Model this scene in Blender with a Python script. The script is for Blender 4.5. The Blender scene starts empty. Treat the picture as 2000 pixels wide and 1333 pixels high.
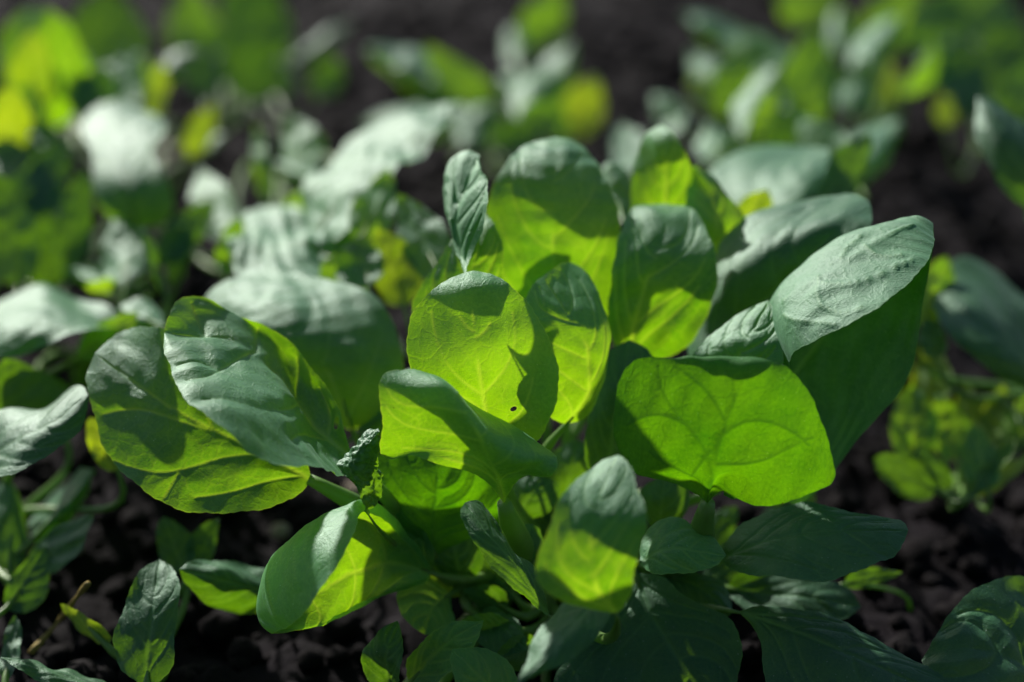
import bpy, math, random
import numpy as np
from mathutils import Vector, noise

# ------------------------------------------------------------------ camera, sky, sun, exposure
scene = bpy.context.scene
CAM_H = 0.33
PITCH = math.radians(27.0)
LENS = 50.0
FOCUS = 0.46
FSTOP = 2.7
SUN_EL, SUN_AZ = 31.0, -33.0          # degrees; azimuth measured from +Y (away from the camera) towards +X

cd = bpy.data.cameras.new("camera")
cam = bpy.data.objects.new("camera", cd)
scene.collection.objects.link(cam)
cam.location = (0, 0, CAM_H)
cam.rotation_euler = (math.pi / 2 - PITCH, 0, 0)
cd.lens = LENS
cd.sensor_width = 36.0
cd.clip_start = 0.01
cd.clip_end = 400.0
cd.dof.use_dof = True
cd.dof.focus_distance = FOCUS
cd.dof.aperture_fstop = FSTOP
cd.dof.aperture_blades = 9
scene.camera = cam

world = bpy.data.worlds.new("World")
scene.world = world
world.use_nodes = True
wn = world.node_tree.nodes
wn.clear()
sky = wn.new("ShaderNodeTexSky")
sky.sky_type = 'NISHITA'
sky.sun_disc = False
sky.sun_elevation = math.radians(SUN_EL)
sky.sun_rotation = math.radians(SUN_AZ)
sky.air_density = 1.0
sky.dust_density = 1.0
bg = wn.new("ShaderNodeBackground")
bg.inputs["Strength"].default_value = 0.072
wo = wn.new("ShaderNodeOutputWorld")
world.node_tree.links.new(sky.outputs[0], bg.inputs[0])
world.node_tree.links.new(bg.outputs[0], wo.inputs[0])

sd = bpy.data.lights.new("sun", 'SUN')
sd.energy = 5.0
sd.angle = math.radians(1.2)
sd.color = (1.0, 0.95, 0.88)
sun = bpy.data.objects.new("sun", sd)
scene.collection.objects.link(sun)
_el, _az = math.radians(SUN_EL), math.radians(SUN_AZ)
SUN_DIR = Vector((math.cos(_el) * math.sin(_az), math.cos(_el) * math.cos(_az), math.sin(_el)))
sun.rotation_euler = SUN_DIR.to_track_quat('Z', 'Y').to_euler()

scene.view_settings.view_transform = 'Standard'
scene.view_settings.look = 'None'
scene.view_settings.gamma = 1.0
scene.view_settings.exposure = 0.45
scene.render.resolution_x, scene.render.resolution_y = 1024, 682
try:
    scene.cycles.use_denoising = True
    scene.cycles.max_bounces = 8
    scene.cycles.transmission_bounces = 6
    scene.cycles.diffuse_bounces = 5
    scene.cycles.sample_clamp_indirect = 6.0
except Exception:
    pass

# ------------------------------------------------------------------ measuring
FWD = np.array([0.0, math.cos(PITCH), -math.sin(PITCH)])
UP = np.array([0.0, math.sin(PITCH), math.cos(PITCH)])
RT = np.array([1.0, 0.0, 0.0])
EYE = np.array([0.0, 0.0, CAM_H])
K = 36.0 / LENS / 2000.0


def at(x, y, d):
    """a point seen at photo position x, y, d centimetres behind the plane of focus"""
    z = FOCUS + d * 0.01
    return EYE + FWD * z + RT * ((x - 1000.0) * K * z) - UP * ((y - 666.5) * K * z)


def ground_at(x, y):
    v = FWD + RT * ((x - 1000.0) * K) - UP * ((y - 666.5) * K)
    return EYE + v * (CAM_H / -v[2])


def project(P):
    v = P - EYE
    z = v @ FWD
    return 1000 + (v @ RT) / z / K, 666.5 - (v @ UP) / z / K


# ------------------------------------------------------------------ materials
def new_mat(name):
    m = bpy.data.materials.new(name)
    m.use_nodes = True
    nt = m.node_tree
    nt.nodes.clear()
    return m, nt, nt.nodes, nt.links


def math_node(nt, op, a, b=None, clamp=False):
    n = nt.nodes.new("ShaderNodeMath")
    n.operation = op
    n.use_clamp = clamp
    for i, v in enumerate((a, b)):
        if v is None:
            continue
        if isinstance(v, (int, float)):
            n.inputs[i].default_value = v
        else:
            nt.links.new(v, n.inputs[i])
    return n.outputs[0]


def mix_col(nt, fac, a, b, mode='MIX'):
    n = nt.nodes.new("ShaderNodeMix")
    n.data_type = 'RGBA'
    n.blend_type = mode
    for idx, v in ((0, fac), (6, a), (7, b)):
        if isinstance(v, (int, float)):
            n.inputs[idx].default_value = v
        elif isinstance(v, tuple):
            n.inputs[idx].default_value = (*v, 1.0)
        else:
            nt.links.new(v, n.inputs[idx])
    return n.outputs[2]


def ramp(nt, v, p0, p1, c0=(0, 0, 0), c1=(1, 1, 1)):
    n = nt.nodes.new("ShaderNodeValToRGB")
    n.color_ramp.elements[0].position = p0
    n.color_ramp.elements[0].color = (*c0, 1)
    n.color_ramp.elements[1].position = p1
    n.color_ramp.elements[1].color = (*c1, 1)
    nt.links.new(v, n.inputs[0])
    return n.outputs[0]


def leaf_material(name, refl, refl_vein, trans, trans_vein, rough=0.49, spec=0.8, specks=None, bump=0.65, sheen=0.12):
    m, nt, N, L = new_mat(name)
    uv = N.new("ShaderNodeUVMap"); uv.uv_map = "blade"
    vein = N.new("ShaderNodeAttribute"); vein.attribute_name = "vein"
    edge = N.new("ShaderNodeAttribute"); edge.attribute_name = "edge"
    oi = N.new("ShaderNodeObjectInfo")

    def noise_tex(scale, detail=4, rough_=0.55, w=0.0):
        n = N.new("ShaderNodeTexNoise")
        n.inputs["Scale"].default_value = scale
        n.inputs["Detail"].default_value = detail
        n.inputs["Roughness"].default_value = rough_
        L.new(uv.outputs[0], n.inputs["Vector"])
        return n.outputs["Fac"]
    broad = noise_tex(0.55, 3)            # uv is in centimetres
    fine = noise_tex(9.0, 4, 0.6)
    grain = noise_tex(26.0, 3, 0.6)
    # warped net of small veins
    warp = N.new("ShaderNodeTexNoise"); warp.inputs["Scale"].default_value = 1.6
    L.new(uv.outputs[0], warp.inputs["Vector"])
    vm = N.new("ShaderNodeVectorMath"); vm.operation = 'MULTIPLY_ADD'
    L.new(warp.outputs["Color"], vm.inputs[0]); vm.inputs[1].default_value = (0.5, 0.5, 0.5)
    L.new(uv.outputs[0], vm.inputs[2])

    def net(scale, width):
        v = N.new("ShaderNodeTexVoronoi"); v.feature = 'DISTANCE_TO_EDGE'
        v.inputs["Scale"].default_value = scale
        L.new(vm.outputs[0], v.inputs["Vector"])
        return ramp(nt, v.outputs["Distance"], 0.0, width, (1, 1, 1), (0, 0, 0))
    net1 = net(1.7, 0.10)
    net2 = net(5.5, 0.16)
    netm = math_node(nt, 'ADD', math_node(nt, 'MULTIPLY', net1, 0.15), math_node(nt, 'MULTIPLY', net2, 0.08))
    vv = math_node(nt, 'MAXIMUM', vein.outputs["Fac"], netm)
    ve = math_node(nt, 'MAXIMUM', vv, math_node(nt, 'MULTIPLY', edge.outputs["Fac"], 0.75))  # margins take the vein colour, standing in for lit leaf rims

    # colour: broad patches, fine mottling, one leaf differs from the next
    tone = math_node(nt, 'ADD', math_node(nt, 'MULTIPLY', broad, 0.7), math_node(nt, 'MULTIPLY', fine, 0.45))
    tone = math_node(nt, 'ADD', tone, math_node(nt, 'MULTIPLY', grain, 0.25))
    tone = math_node(nt, 'ADD', tone, math_node(nt, 'MULTIPLY', oi.outputs["Random"], 0.22))
    t01 = ramp(nt, tone, 0.56, 0.98)
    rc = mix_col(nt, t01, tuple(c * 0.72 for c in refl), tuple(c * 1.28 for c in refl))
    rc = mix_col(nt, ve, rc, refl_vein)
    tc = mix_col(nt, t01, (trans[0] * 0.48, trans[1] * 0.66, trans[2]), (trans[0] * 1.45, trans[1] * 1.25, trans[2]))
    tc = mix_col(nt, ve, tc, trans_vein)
    if specks is not None:
        sp = N.new("ShaderNodeTexVoronoi"); sp.inputs["Scale"].default_value = 3.1
        sp.inputs["Randomness"].default_value = 1.0
        L.new(vm.outputs[0], sp.inputs["Vector"])
        s1 = ramp(nt, sp.outputs["Distance"], 0.045, 0.085, (1, 1, 1), (0, 0, 0))
        gate = ramp(nt, sp.outputs["Color"], 0.35, 0.40)
        gate2 = ramp(nt, noise_tex(0.9, 2), 0.50 + specks, 0.56 + specks)
        sm = math_node(nt, 'MULTIPLY', math_node(nt, 'MULTIPLY', s1, gate), gate2)
        rc = mix_col(nt, sm, rc, (0.02, 0.018, 0.01))
        tc = mix_col(nt, sm, tc, (0.015, 0.01, 0.0))
    # tiny pale blisters
    bl = N.new("ShaderNodeTexVoronoi"); bl.inputs["Scale"].default_value = 7.0
    L.new(uv.outputs[0], bl.inputs["Vector"])
    b1 = ramp(nt, bl.outputs["Distance"], 0.06, 0.12, (1, 1, 1), (0, 0, 0))
    bg_ = ramp(nt, bl.outputs["Color"], 0.62, 0.66)
    bm = math_node(nt, 'MULTIPLY', b1, bg_)
    rc = mix_col(nt, math_node(nt, 'MULTIPLY', bm, 0.7), rc, (0.55, 0.6, 0.5))

    # relief
    h = math_node(nt, 'ADD', math_node(nt, 'MULTIPLY', fine, 0.8), math_node(nt, 'MULTIPLY', grain, 0.9))
    h = math_node(nt, 'SUBTRACT', h, math_node(nt, 'MULTIPLY', netm, 2.2))
    h = math_node(nt, 'ADD', h, math_node(nt, 'MULTIPLY', bm, 0.6))
    bp = N.new("ShaderNodeBump")
    bp.inputs["Strength"].default_value = bump
    bp.inputs["Distance"].default_value = 0.00030
    L.new(h, bp.inputs["Height"])

    pr = N.new("ShaderNodeBsdfPrincipled")
    L.new(rc, pr.inputs["Base Color"])
    rr = math_node(nt, 'ADD', rough - 0.07, math_node(nt, 'MULTIPLY', broad, 0.14))
    L.new(rr, pr.inputs["Roughness"])
    pr.inputs["Specular IOR Level"].default_value = spec
    pr.inputs["IOR"].default_value = 1.46
    pr.inputs["Specular Tint"].default_value = (0.74, 1.0, 0.88, 1)
    pr.inputs["Sheen Weight"].default_value = sheen
    pr.inputs["Sheen Roughness"].default_value = 0.45
    pr.inputs["Sheen Tint"].default_value = (0.66, 0.95, 0.86, 1)
    L.new(bp.outputs[0], pr.inputs["Normal"])
    tr = N.new("ShaderNodeBsdfTranslucent")
    L.new(tc, tr.inputs["Color"])
    L.new(bp.outputs[0], tr.inputs["Normal"])
    ad = N.new("ShaderNodeAddShader")
    L.new(pr.outputs[0], ad.inputs[0]); L.new(tr.outputs[0], ad.inputs[1])
    out = N.new("ShaderNodeOutputMaterial")
    L.new(ad.outputs[0], out.inputs[0])
    return m


MAT = {}
MAT['leaf'] = leaf_material("spinach_leaf", (0.026, 0.112, 0.034), (0.07, 0.18, 0.055), (0.125, 0.275, 0.0004), (0.27, 0.40, 0.012), specks=0.12)
MAT['under'] = leaf_material("spinach_leaf_underside", (0.028, 0.105, 0.020), (0.04, 0.13, 0.025), (0.085, 0.235, 0.0004), (0.030, 0.105, 0.001),
                             rough=0.62, spec=0.3, specks=0.0, sheen=0.05)
MAT['dark'] = leaf_material("spinach_shade_dark_leaf", (0.013, 0.070, 0.019), (0.035, 0.115, 0.035), (0.055, 0.13, 0.001), (0.09, 0.18, 0.008), rough=0.47, spec=0.8, specks=0.1)  # deep green, darkened further to put shade into the colour of shaded leaves
MAT['shade_trans'] = leaf_material("spinach_shade_trans_leaf", (0.048, 0.150, 0.062), (0.08, 0.19, 0.07), (0.04, 0.14, 0.001), (0.08, 0.20, 0.01), rough=0.54, specks=0.12)  # low transmission imitates the shade over the folded leaf's lower lobe
MAT['yellow'] = leaf_material("yellowing_leaf", (0.07, 0.14, 0.015), (0.14, 0.20, 0.04), (0.19, 0.29, 0.001), (0.30, 0.38, 0.02))
MAT['far'] = leaf_material("distant_leaf", (0.022, 0.095, 0.036), (0.065, 0.16, 0.07), (0.12, 0.26, 0.0005), (0.22, 0.34, 0.02), rough=0.50, spec=0.65)


def stalk_material():
    m, nt, N, L = new_mat("leaf_stalk")
    tc = N.new("ShaderNodeTexCoord")
    n = N.new("ShaderNodeTexNoise"); n.inputs["Scale"].default_value = 300
    L.new(tc.outputs["Object"], n.inputs["Vector"])
    c = mix_col(nt, n.outputs["Fac"], (0.07, 0.15, 0.035), (0.14, 0.24, 0.06))
    pr = N.new("ShaderNodeBsdfPrincipled")
    L.new(c, pr.inputs["Base Color"])
    pr.inputs["Roughness"].default_value = 0.42
    tr = N.new("ShaderNodeBsdfTranslucent"); tr.inputs["Color"].default_value = (0.09, 0.17, 0.004, 1)
    ad = N.new("ShaderNodeAddShader")
    L.new(pr.outputs[0], ad.inputs[0]); L.new(tr.outputs[0], ad.inputs[1])
    out = N.new("ShaderNodeOutputMaterial"); L.new(ad.outputs[0], out.inputs[0])
    return m


MAT['stalk'] = stalk_material()


def soil_material(name, a, b, rough=0.9, bump_scale=260.0):
    m, nt, N, L = new_mat(name)
    tc = N.new("ShaderNodeTexCoord")
    n1 = N.new("ShaderNodeTexNoise"); n1.inputs["Scale"].default_value = 22; n1.inputs["Detail"].default_value = 8
    n2 = N.new("ShaderNodeTexNoise"); n2.inputs["Scale"].default_value = bump_scale; n2.inputs["Detail"].default_value = 6
    n2.inputs["Roughness"].default_value = 0.65
    L.new(tc.outputs["Object"], n1.inputs["Vector"]); L.new(tc.outputs["Object"], n2.inputs["Vector"])
    f = math_node(nt, 'ADD', math_node(nt, 'MULTIPLY', n1.outputs["Fac"], 0.6), math_node(nt, 'MULTIPLY', n2.outputs["Fac"], 0.4))
    c = mix_col(nt, ramp(nt, f, 0.38, 0.66), a, b)
    bp = N.new("ShaderNodeBump"); bp.inputs["Strength"].default_value = 0.8; bp.inputs["Distance"].default_value = 0.002
    L.new(n2.outputs["Fac"], bp.inputs["Height"])
    pr = N.new("ShaderNodeBsdfPrincipled")
    L.new(c, pr.inputs["Base Color"]); pr.inputs["Roughness"].default_value = rough
    pr.inputs["Specular IOR Level"].default_value = 0.15
    L.new(bp.outputs[0], pr.inputs["Normal"])
    out = N.new("ShaderNodeOutputMaterial"); L.new(pr.outputs[0], out.inputs[0])
    return m


MAT['soil'] = soil_material("moist_soil", (0.0025, 0.0018, 0.0022), (0.0095, 0.007, 0.0105))
MAT['clod'] = soil_material("soil_crumbs", (0.003, 0.0022, 0.0024), (0.0095, 0.007, 0.0088))
MAT['stone'] = soil_material("pale_stone", (0.22, 0.17, 0.14), (0.42, 0.35, 0.30), 0.7)
MAT['straw'] = soil_material("dry_straw", (0.20, 0.15, 0.04), (0.36, 0.28, 0.09), 0.6)


# ------------------------------------------------------------------ helpers for objects
def link(o, parent=None):
    scene.collection.objects.link(o)
    if parent is not None:
        o.parent = parent
        o.matrix_parent_inverse = parent.matrix_basis.inverted()
    return o


def mesh_object(name, V, F, mat, parent=None, smooth=True):
    me = bpy.data.meshes.new(name)
    me.from_pydata([tuple(v) for v in V], [], F)
    if smooth:
        me.polygons.foreach_set("use_smooth", [True] * len(me.polygons))
    me.materials.append(mat)
    o = bpy.data.objects.new(name, me)
    return link(o, parent)


def natural_spline(x, Y, xs):
    """natural cubic spline through (x, Y), evaluated at xs"""
    x = np.asarray(x, float); Y = np.asarray(Y, float); n = len(x)
    if n == 2:
        f = ((xs - x[0]) / (x[1] - x[0]))[:, None]
        return Y[0] * (1 - f) + Y[1] * f
    h = np.diff(x)
    A = np.zeros((n, n)); B = np.zeros((n, Y.shape[1]))
    A[0, 0] = A[-1, -1] = 1
    for i in range(1, n - 1):
        A[i, i - 1] = h[i - 1]; A[i, i] = 2 * (h[i - 1] + h[i]); A[i, i + 1] = h[i]
        B[i] = 6 * ((Y[i + 1] - Y[i]) / h[i] - (Y[i] - Y[i - 1]) / h[i - 1])
    M = np.linalg.solve(A, B)
    j = np.clip(np.searchsorted(x, xs, side='right') - 1, 0, n - 2)
    hj = h[j][:, None]
    a = ((x[j + 1] - xs)[:, None]) / hj
    b = ((xs - x[j])[:, None]) / hj
    return a * Y[j] + b * Y[j + 1] + ((a ** 3 - a) * M[j] + (b ** 3 - b) * M[j + 1]) * hj ** 2 / 6


def curve(points, n, even=True):
    P = np.array(points, float)
    d = np.sqrt(np.linalg.norm(np.diff(P, axis=0), axis=1)) + 1e-9
    x = np.concatenate([[0], np.cumsum(d)])
    D = natural_spline(x, P, np.linspace(0, x[-1], 300))
    if not even:
        return D
    s = np.concatenate([[0], np.cumsum(np.linalg.norm(np.diff(D, axis=0), axis=1))])
    s /= s[-1]
    t = np.linspace(0, 1, n)
    return np.stack([np.interp(t, s, D[:, i]) for i in range(D.shape[1])], 1)


def tube(points, radii, sides=10):
    P = np.array(points, float); n = len(P)
    T = np.gradient(P, axis=0); T /= np.linalg.norm(T, axis=1)[:, None] + 1e-12
    V = []; F = []
    up = np.array([0, 0, 1.0]) if abs(T[0][2]) < 0.9 else np.array([1.0, 0, 0])
    a = np.cross(T[0], up); a /= np.linalg.norm(a)
    for i in range(n):
        a = a - T[i] * (a @ T[i]); a /= np.linalg.norm(a) + 1e-12
        b = np.cross(T[i], a)
        for k in range(sides):
            g = 2 * math.pi * k / sides
            V.append(P[i] + (a * math.cos(g) + b * math.sin(g)) * radii[i])
    for i in range(n - 1):
        for k in range(sides):
            k2 = (k + 1) % sides
            F.append((i * sides + k, i * sides + k2, (i + 1) * sides + k2, (i + 1) * sides + k))
    F.append(tuple(range(sides))[::-1]); F.append(tuple((n - 1) * sides + k for k in range(sides)))
    return V, F


def seg_dist(P, A, B):
    """distance of each P to each segment, and where along the whole set (nP, nS)"""
    AB = B - A
    ll = (AB ** 2).sum(1) + 1e-12
    u = ((P[:, None, :] - A[None]) * AB[None]).sum(2) / ll
    u = np.clip(u, 0, 1)
    D = P[:, None, :] - (A[None] + u[..., None] * AB[None])
    return np.sqrt((D ** 2).sum(2))


def build_blade(rails, spar, nt_, ns_, rng, side=1, veins_px=None, wave=0.0005, lumps=0.0006, groove=0.00035,
                pillow=0.0004, hole=None, vein_n=4, detail=True, crumple=0.0, veins_max_s=2.0):
    """rails: lists of 3-D points from the blade's base to its tip; spar: their place across the blade (-1..1)"""
    R = [curve(r, nt_) for r in rails]
    s = np.linspace(-1, 1, ns_)
    # sampling a little denser towards the margins
    s = np.sign(s) * (1 - (1 - np.abs(s)) ** 1.15)
    W = natural_spline(spar, np.eye(len(rails)), s)
    P = np.einsum('sk,ktc->tsc', W, np.array(R))
    t = np.linspace(0, 1, nt_)
    mid = int(np.argmin(abs(s)))
    L = np.linalg.norm(np.diff(P[:, mid], axis=0), axis=1).sum()
    # metric coordinates across the blade
    seg = np.linalg.norm(np.diff(P, axis=1), axis=2)
    cum = np.concatenate([np.zeros((nt_, 1)), np.cumsum(seg, 1)], 1)
    X = cum - cum[:, mid:mid + 1]                     # signed distance from the midrib
    Yc = np.repeat((t * L)[:, None], ns_, 1)
    Q = np.stack([X, Yc], 2).reshape(-1, 2)

    gt = np.gradient(P, axis=0); gs = np.gradient(P, axis=1)
    Nn = np.cross(gt, gs); ln = np.linalg.norm(Nn, axis=2, keepdims=True)
    Nn = Nn / (ln + 1e-12)
    # ends of the blade collapse to a point: borrow the neighbours' normals
    Nn[0] = Nn[2]; Nn[1] = Nn[2]; Nn[-1] = Nn[-3]; Nn[-2] = Nn[-3]
    if (Nn * (EYE - P)).sum(2).mean() < 0:
        Nn = -Nn
    vein = np.zeros((nt_, ns_)); pill = np.zeros((nt_, ns_))
    if detail:
        lines = []
        lines.append((np.array([[0, 0], [0, 0.3], [0, 0.6], [0, 0.97]]) * 1.0, 1.0, 0.0010, True))
        ts_lines = [(np.array([[0.0, 0.0], [0.25, 0.0], [0.5, 0.0], [0.75, 0.0], [0.97, 0.0]]), 1.0, 0.0009)]
        if veins_px:
            px, py = project(P.reshape(-1, 3))
            sflat = np.tile(s, nt_)
            for ln_ in veins_px:
                pts = []
                cl = curve([(a, b, 0) for a, b in ln_], 12)[:, :2]
                for a, b in cl:
                    d2 = (px - a) ** 2 + (py - b) ** 2
                    k = int(np.argmin(np.where(sflat <= veins_max_s, d2, 1e9)))
                    pts.append((t[k // ns_], s[k % ns_]))
                ts_lines.append((np.array(pts), 0.85, 0.00055))
        else:
            for sgn in (-1, 1):
                for i in range(vein_n):
                    t0 = 0.05 + 0.78 * (i + rng.uniform(-0.2, 0.2) + (0.25 if sgn > 0 else 0)) / vein_n
                    t0 = max(0.03, t0)
                    rise = rng.uniform(0.24, 0.36) * (1.35 - t0)
                    q = np.linspace(0, 1, 9)
                    reach = rng.uniform(0.78, 0.92)
                    wob = rng.uniform(-0.02, 0.02)
                    tt = t0 + rise * q ** 1.25 + wob * np.sin(q * 5)
                    ss = sgn * reach * q ** 0.9
                    # the vein's end turns up and joins the next one
                    ts_lines.append((np.stack([np.clip(tt, 0, 0.98), ss], 1), 0.75, 0.00050))
                    tt2 = tt[5] + np.linspace(0, 1, 5) * rng.uniform(0.08, 0.14)
                    ss2 = sgn * (abs(ss[5]) + np.array([0, -0.04, -0.03, 0.02, 0.08]) * 1.5)
                    ts_lines.append((np.stack([np.clip(tt2, 0, 0.98), ss2], 1), 0.42, 0.00038))
                    tt3 = tt[3] - np.linspace(0, 1, 4) * rng.uniform(0.02, 0.06)
                    ss3 = sgn * (abs(ss[3]) + np.array([0, 0.10, 0.2, 0.3]))
                    ts_lines.append((np.stack([np.clip(tt3, 0.01, 0.98), ss3], 1), 0.36, 0.00035))
        P0 = P.reshape(-1, 3)
        best = np.full(Q.shape[0], 9.0)
        vflat = np.zeros(Q.shape[0])
        for k, (ts, st, sg) in enumerate(ts_lines):
            fi = ts[:, 0] * (nt_ - 1)
            i0 = np.clip(fi.astype(int), 0, nt_ - 2); f = fi - i0
            pl = []
            for a, ff, v in zip(i0, f, ts[:, 1]):
                row = P[a] * (1 - ff) + P[a + 1] * ff
                pl.append([np.interp(v, s, row[:, c]) for c in range(3)])
            pl = np.array(pl)
            if k > 0 and veins_px:
                for _ in range(5):
                    pl[1:-1] = 0.25 * pl[:-2] + 0.5 * pl[1:-1] + 0.25 * pl[2:]
            d = seg_dist(P0, pl[:-1], pl[1:])
            dm = d.min(1)
            if k == 0:
                taper = 1.25 - 0.95 * (Q[:, 1] / L)
                w = sg * taper
            else:
                w = sg * (1.1 - 0.45 * np.clip(np.abs(Q[:, 0]) / (np.abs(X).max() + 1e-9), 0, 1))
            w = np.maximum(w, 0.00028)
            vflat = np.maximum(vflat, st * np.exp(-(dm / w) ** 2))
            if st > 0.5:
                best = np.minimum(best, dm)
        vein = vflat.reshape(nt_, ns_)
        pill = (1 - np.exp(-(best / 0.0035) ** 2)).reshape(nt_, ns_)
    # slow undulation of the blade
    ph = np.array([rng.uniform(0, 6.28) for _ in range(12)])
    und = np.zeros_like(X)
    for i in range(4):
        a = rng.uniform(0, 3.14); f = rng.uniform(110, 260)
        und += np.sin((X * math.cos(a) + Yc * math.sin(a)) * f + ph[i])
    und *= lumps / 2.2
    if detail:
        small = np.zeros_like(X)
        for i in range(6):
            a = rng.uniform(0, 3.14); f = rng.uniform(420, 950)
            small += np.sin((X * math.cos(a) + Yc * math.sin(a)) * f + ph[4 + i])
        und += small * lumps * 0.11
    if wave:
        und += wave * (np.abs(s)[None, :] ** 3) * np.sin(Yc / L * 17 + ph[10] + np.sign(X)) * np.sin(np.pi * t)[:, None]
    disp = und + side * (pillow * pill - groove * vein)
    if crumple:
        c = np.zeros_like(X)
        for i in range(9):
            a = rng.uniform(0, 3.14); f = rng.uniform(500, 1500)
            c += np.abs(np.sin((X * math.cos(a) + Yc * math.sin(a)) * f + rng.uniform(0, 6))) - 0.6
        disp = disp + c * crumple
    fade = np.minimum(1, np.minimum(t, 1 - t) * 14)[:, None]
    P = P + Nn * (disp * fade)[..., None]
    # irregular margin
    em = np.abs(s)[None, :] ** 8 * (2.2 * np.sin(Yc * 260 + ph[3] + 2 * np.sign(X)) + 1.3 * np.sin(Yc * 640 + ph[11] + np.sign(X)) + 0.7 * np.sin(Yc * 2100 + ph[0])) * 0.00017
    ax = gs / (np.linalg.norm(gs, axis=2, keepdims=True) + 1e-9)
    P = P + ax * (em * fade)[..., None]
    marg = np.minimum(np.abs(X - X[:, :1]), np.abs(X - X[:, -1:]))
    edge = np.exp(-(marg / 0.00035) ** 2) * np.minimum(1, np.maximum(X[:, -1:] - X[:, :1], 0) / 0.004)

    V = P.reshape(-1, 3)
    F = []
    cutf = set()
    if hole:
        hc = at(*hole[:3]); hr = hole[3]
        px, py = project(V)
        hx, hy = hole[0], hole[1]
        pitch = math.radians(hole[5])
        du = (px - hx); dv = (py - hy)
        uu = (du * math.cos(pitch) + dv * math.sin(pitch)) / hole[3]
        ww = (-du * math.sin(pitch) + dv * math.cos(pitch)) / hole[4]
        rr = np.sqrt(uu ** 2 + ww ** 2)
    for i in range(nt_ - 1):
        for j in range(ns_ - 1):
            a = i * ns_ + j
            q = (a, a + 1, a + ns_ + 1, a + ns_)
            if hole is not None and min(rr[k] for k in q) < 2 and np.mean([rr[k] for k in q]) < 1.0:
                continue
            F.append(q)
    if hole:
        used = {}
        for q in F:
            for k in q:
                used[k] = used.get(k, 0) + 1
        for k, c in used.items():
            if c < 4 and rr[k] < 1.8:
                # snap the torn rim onto a round outline
                f = 1.0 / max(rr[k], 0.2)
                x_, y_ = hx + du[k] * f, hy + dv[k] * f
                z_ = ((V[k] - EYE) @ FWD - FOCUS) * 100
                V[k] = at(x_, y_, z_)
        near = np.exp(-((rr - 1.0) / 0.35) ** 2) * (rr > 0.5)
        edge = np.maximum(edge, near.reshape(edge.shape))
    return V, F, vein.ravel(), edge.ravel(), Q * 100.0, P


LEAF_COUNT = [0]
WARN = []


def add_leaf(plant, rails, spar, mat='leaf', res=(60, 44), stalk=None, stalk_r=0.0016, name='leaf', label=None, no_stalk=False, **kw):
    LEAF_COUNT[0] += 1
    rng = random.Random(1000 + LEAF_COUNT[0])
    V, F, vein, edge, uv, P = build_blade(rails, spar, res[0], res[1], rng, **kw)
    zmin = V[:, 2].min()
    if zmin < 0.002:
        WARN.append((plant.name, LEAF_COUNT[0], round(float(zmin), 3)))
    loc = V[0].copy()
    me = bpy.data.meshes.new(name)
    me.from_pydata([tuple(v) for v in (V - loc)], [], F)
    me.polygons.foreach_set("use_smooth", [True] * len(me.polygons))
    a = me.attributes.new("vein", 'FLOAT', 'POINT'); a.data.foreach_set("value", vein.astype(np.float32))
    a = me.attributes.new("edge", 'FLOAT', 'POINT'); a.data.foreach_set("value", edge.astype(np.float32))
    ul = me.uv_layers.new(name="blade")
    idx = np.empty(len(me.loops), dtype=np.int32); me.loops.foreach_get("vertex_index", idx)
    off = np.array([rng.uniform(0, 60), rng.uniform(0, 60)])
    ul.data.foreach_set("uv", (uv[idx] + off).astype(np.float32).ravel())
    me.materials.append(MAT[mat])
    o = bpy.data.objects.new(name, me)
    scene.collection.objects.link(o)
    o.parent = plant
    o.location = Vector(loc) - plant.location
    if label:
        o['label'] = label
    if no_stalk:
        return o
    # stalk: leaves the blade along the midrib, tapers down to the crown of the plant
    mid = P.shape[1] // 2
    base = P[0, mid]
    inner = P[min(6, P.shape[0] - 1), mid]
    dirn = base - inner
    dirn /= np.linalg.norm(dirn) + 1e-9
    pb = np.array(plant.location) + np.array([rng.uniform(-.006, .006), rng.uniform(-.006, .006), -0.002])
    L = np.linalg.norm(pb - base)
    if stalk:
        pts = [inner * 0.3 + base * 0.7, base] + [at(*q) for q in stalk] + [pb]
    else:
        c1 = base + dirn * L * 0.38
        c2 = pb + np.array([0, 0, 0.42 * L])
        pts = []
        for q in np.linspace(0, 1, 9):
            pts.append((1 - q) ** 3 * base + 3 * (1 - q) ** 2 * q * c1 + 3 * (1 - q) * q * q * c2 + q ** 3 * pb)
        pts = [P[min(10, P.shape[0] - 1), mid]] + pts
    C = curve(pts, 22)
    f0 = 0.25 if stalk_r < 0.002 else 0.6
    r = [stalk_r * (f0 + (1 - f0) * min(1, k / 3.0)) * (1 + 0.5 * k / 21) for k in range(22)]
    SV, SF = tube(C - loc, r, 10)
    me = bpy.data.meshes.new("stalk"); me.from_pydata([tuple(v) for v in SV], [], SF)
    me.polygons.foreach_set("use_smooth", [True] * len(me.polygons))
    me.materials.append(MAT['stalk'])
    so = bpy.data.objects.new("stalk", me); scene.collection.objects.link(so)
    so.parent = o
    return o


def plant(label, gx, gy, group=None, name='spinach_plant', cat='spinach plant'):
    g = ground_at(gx, gy)
    e = bpy.data.objects.new(name, None)
    e.empty_display_size = 0.02
    scene.collection.objects.link(e)
    e.location = Vector((g[0], g[1], 0.0))
    e['label'] = label; e['category'] = cat
    if group:
        e['group'] = group
    return e


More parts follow.
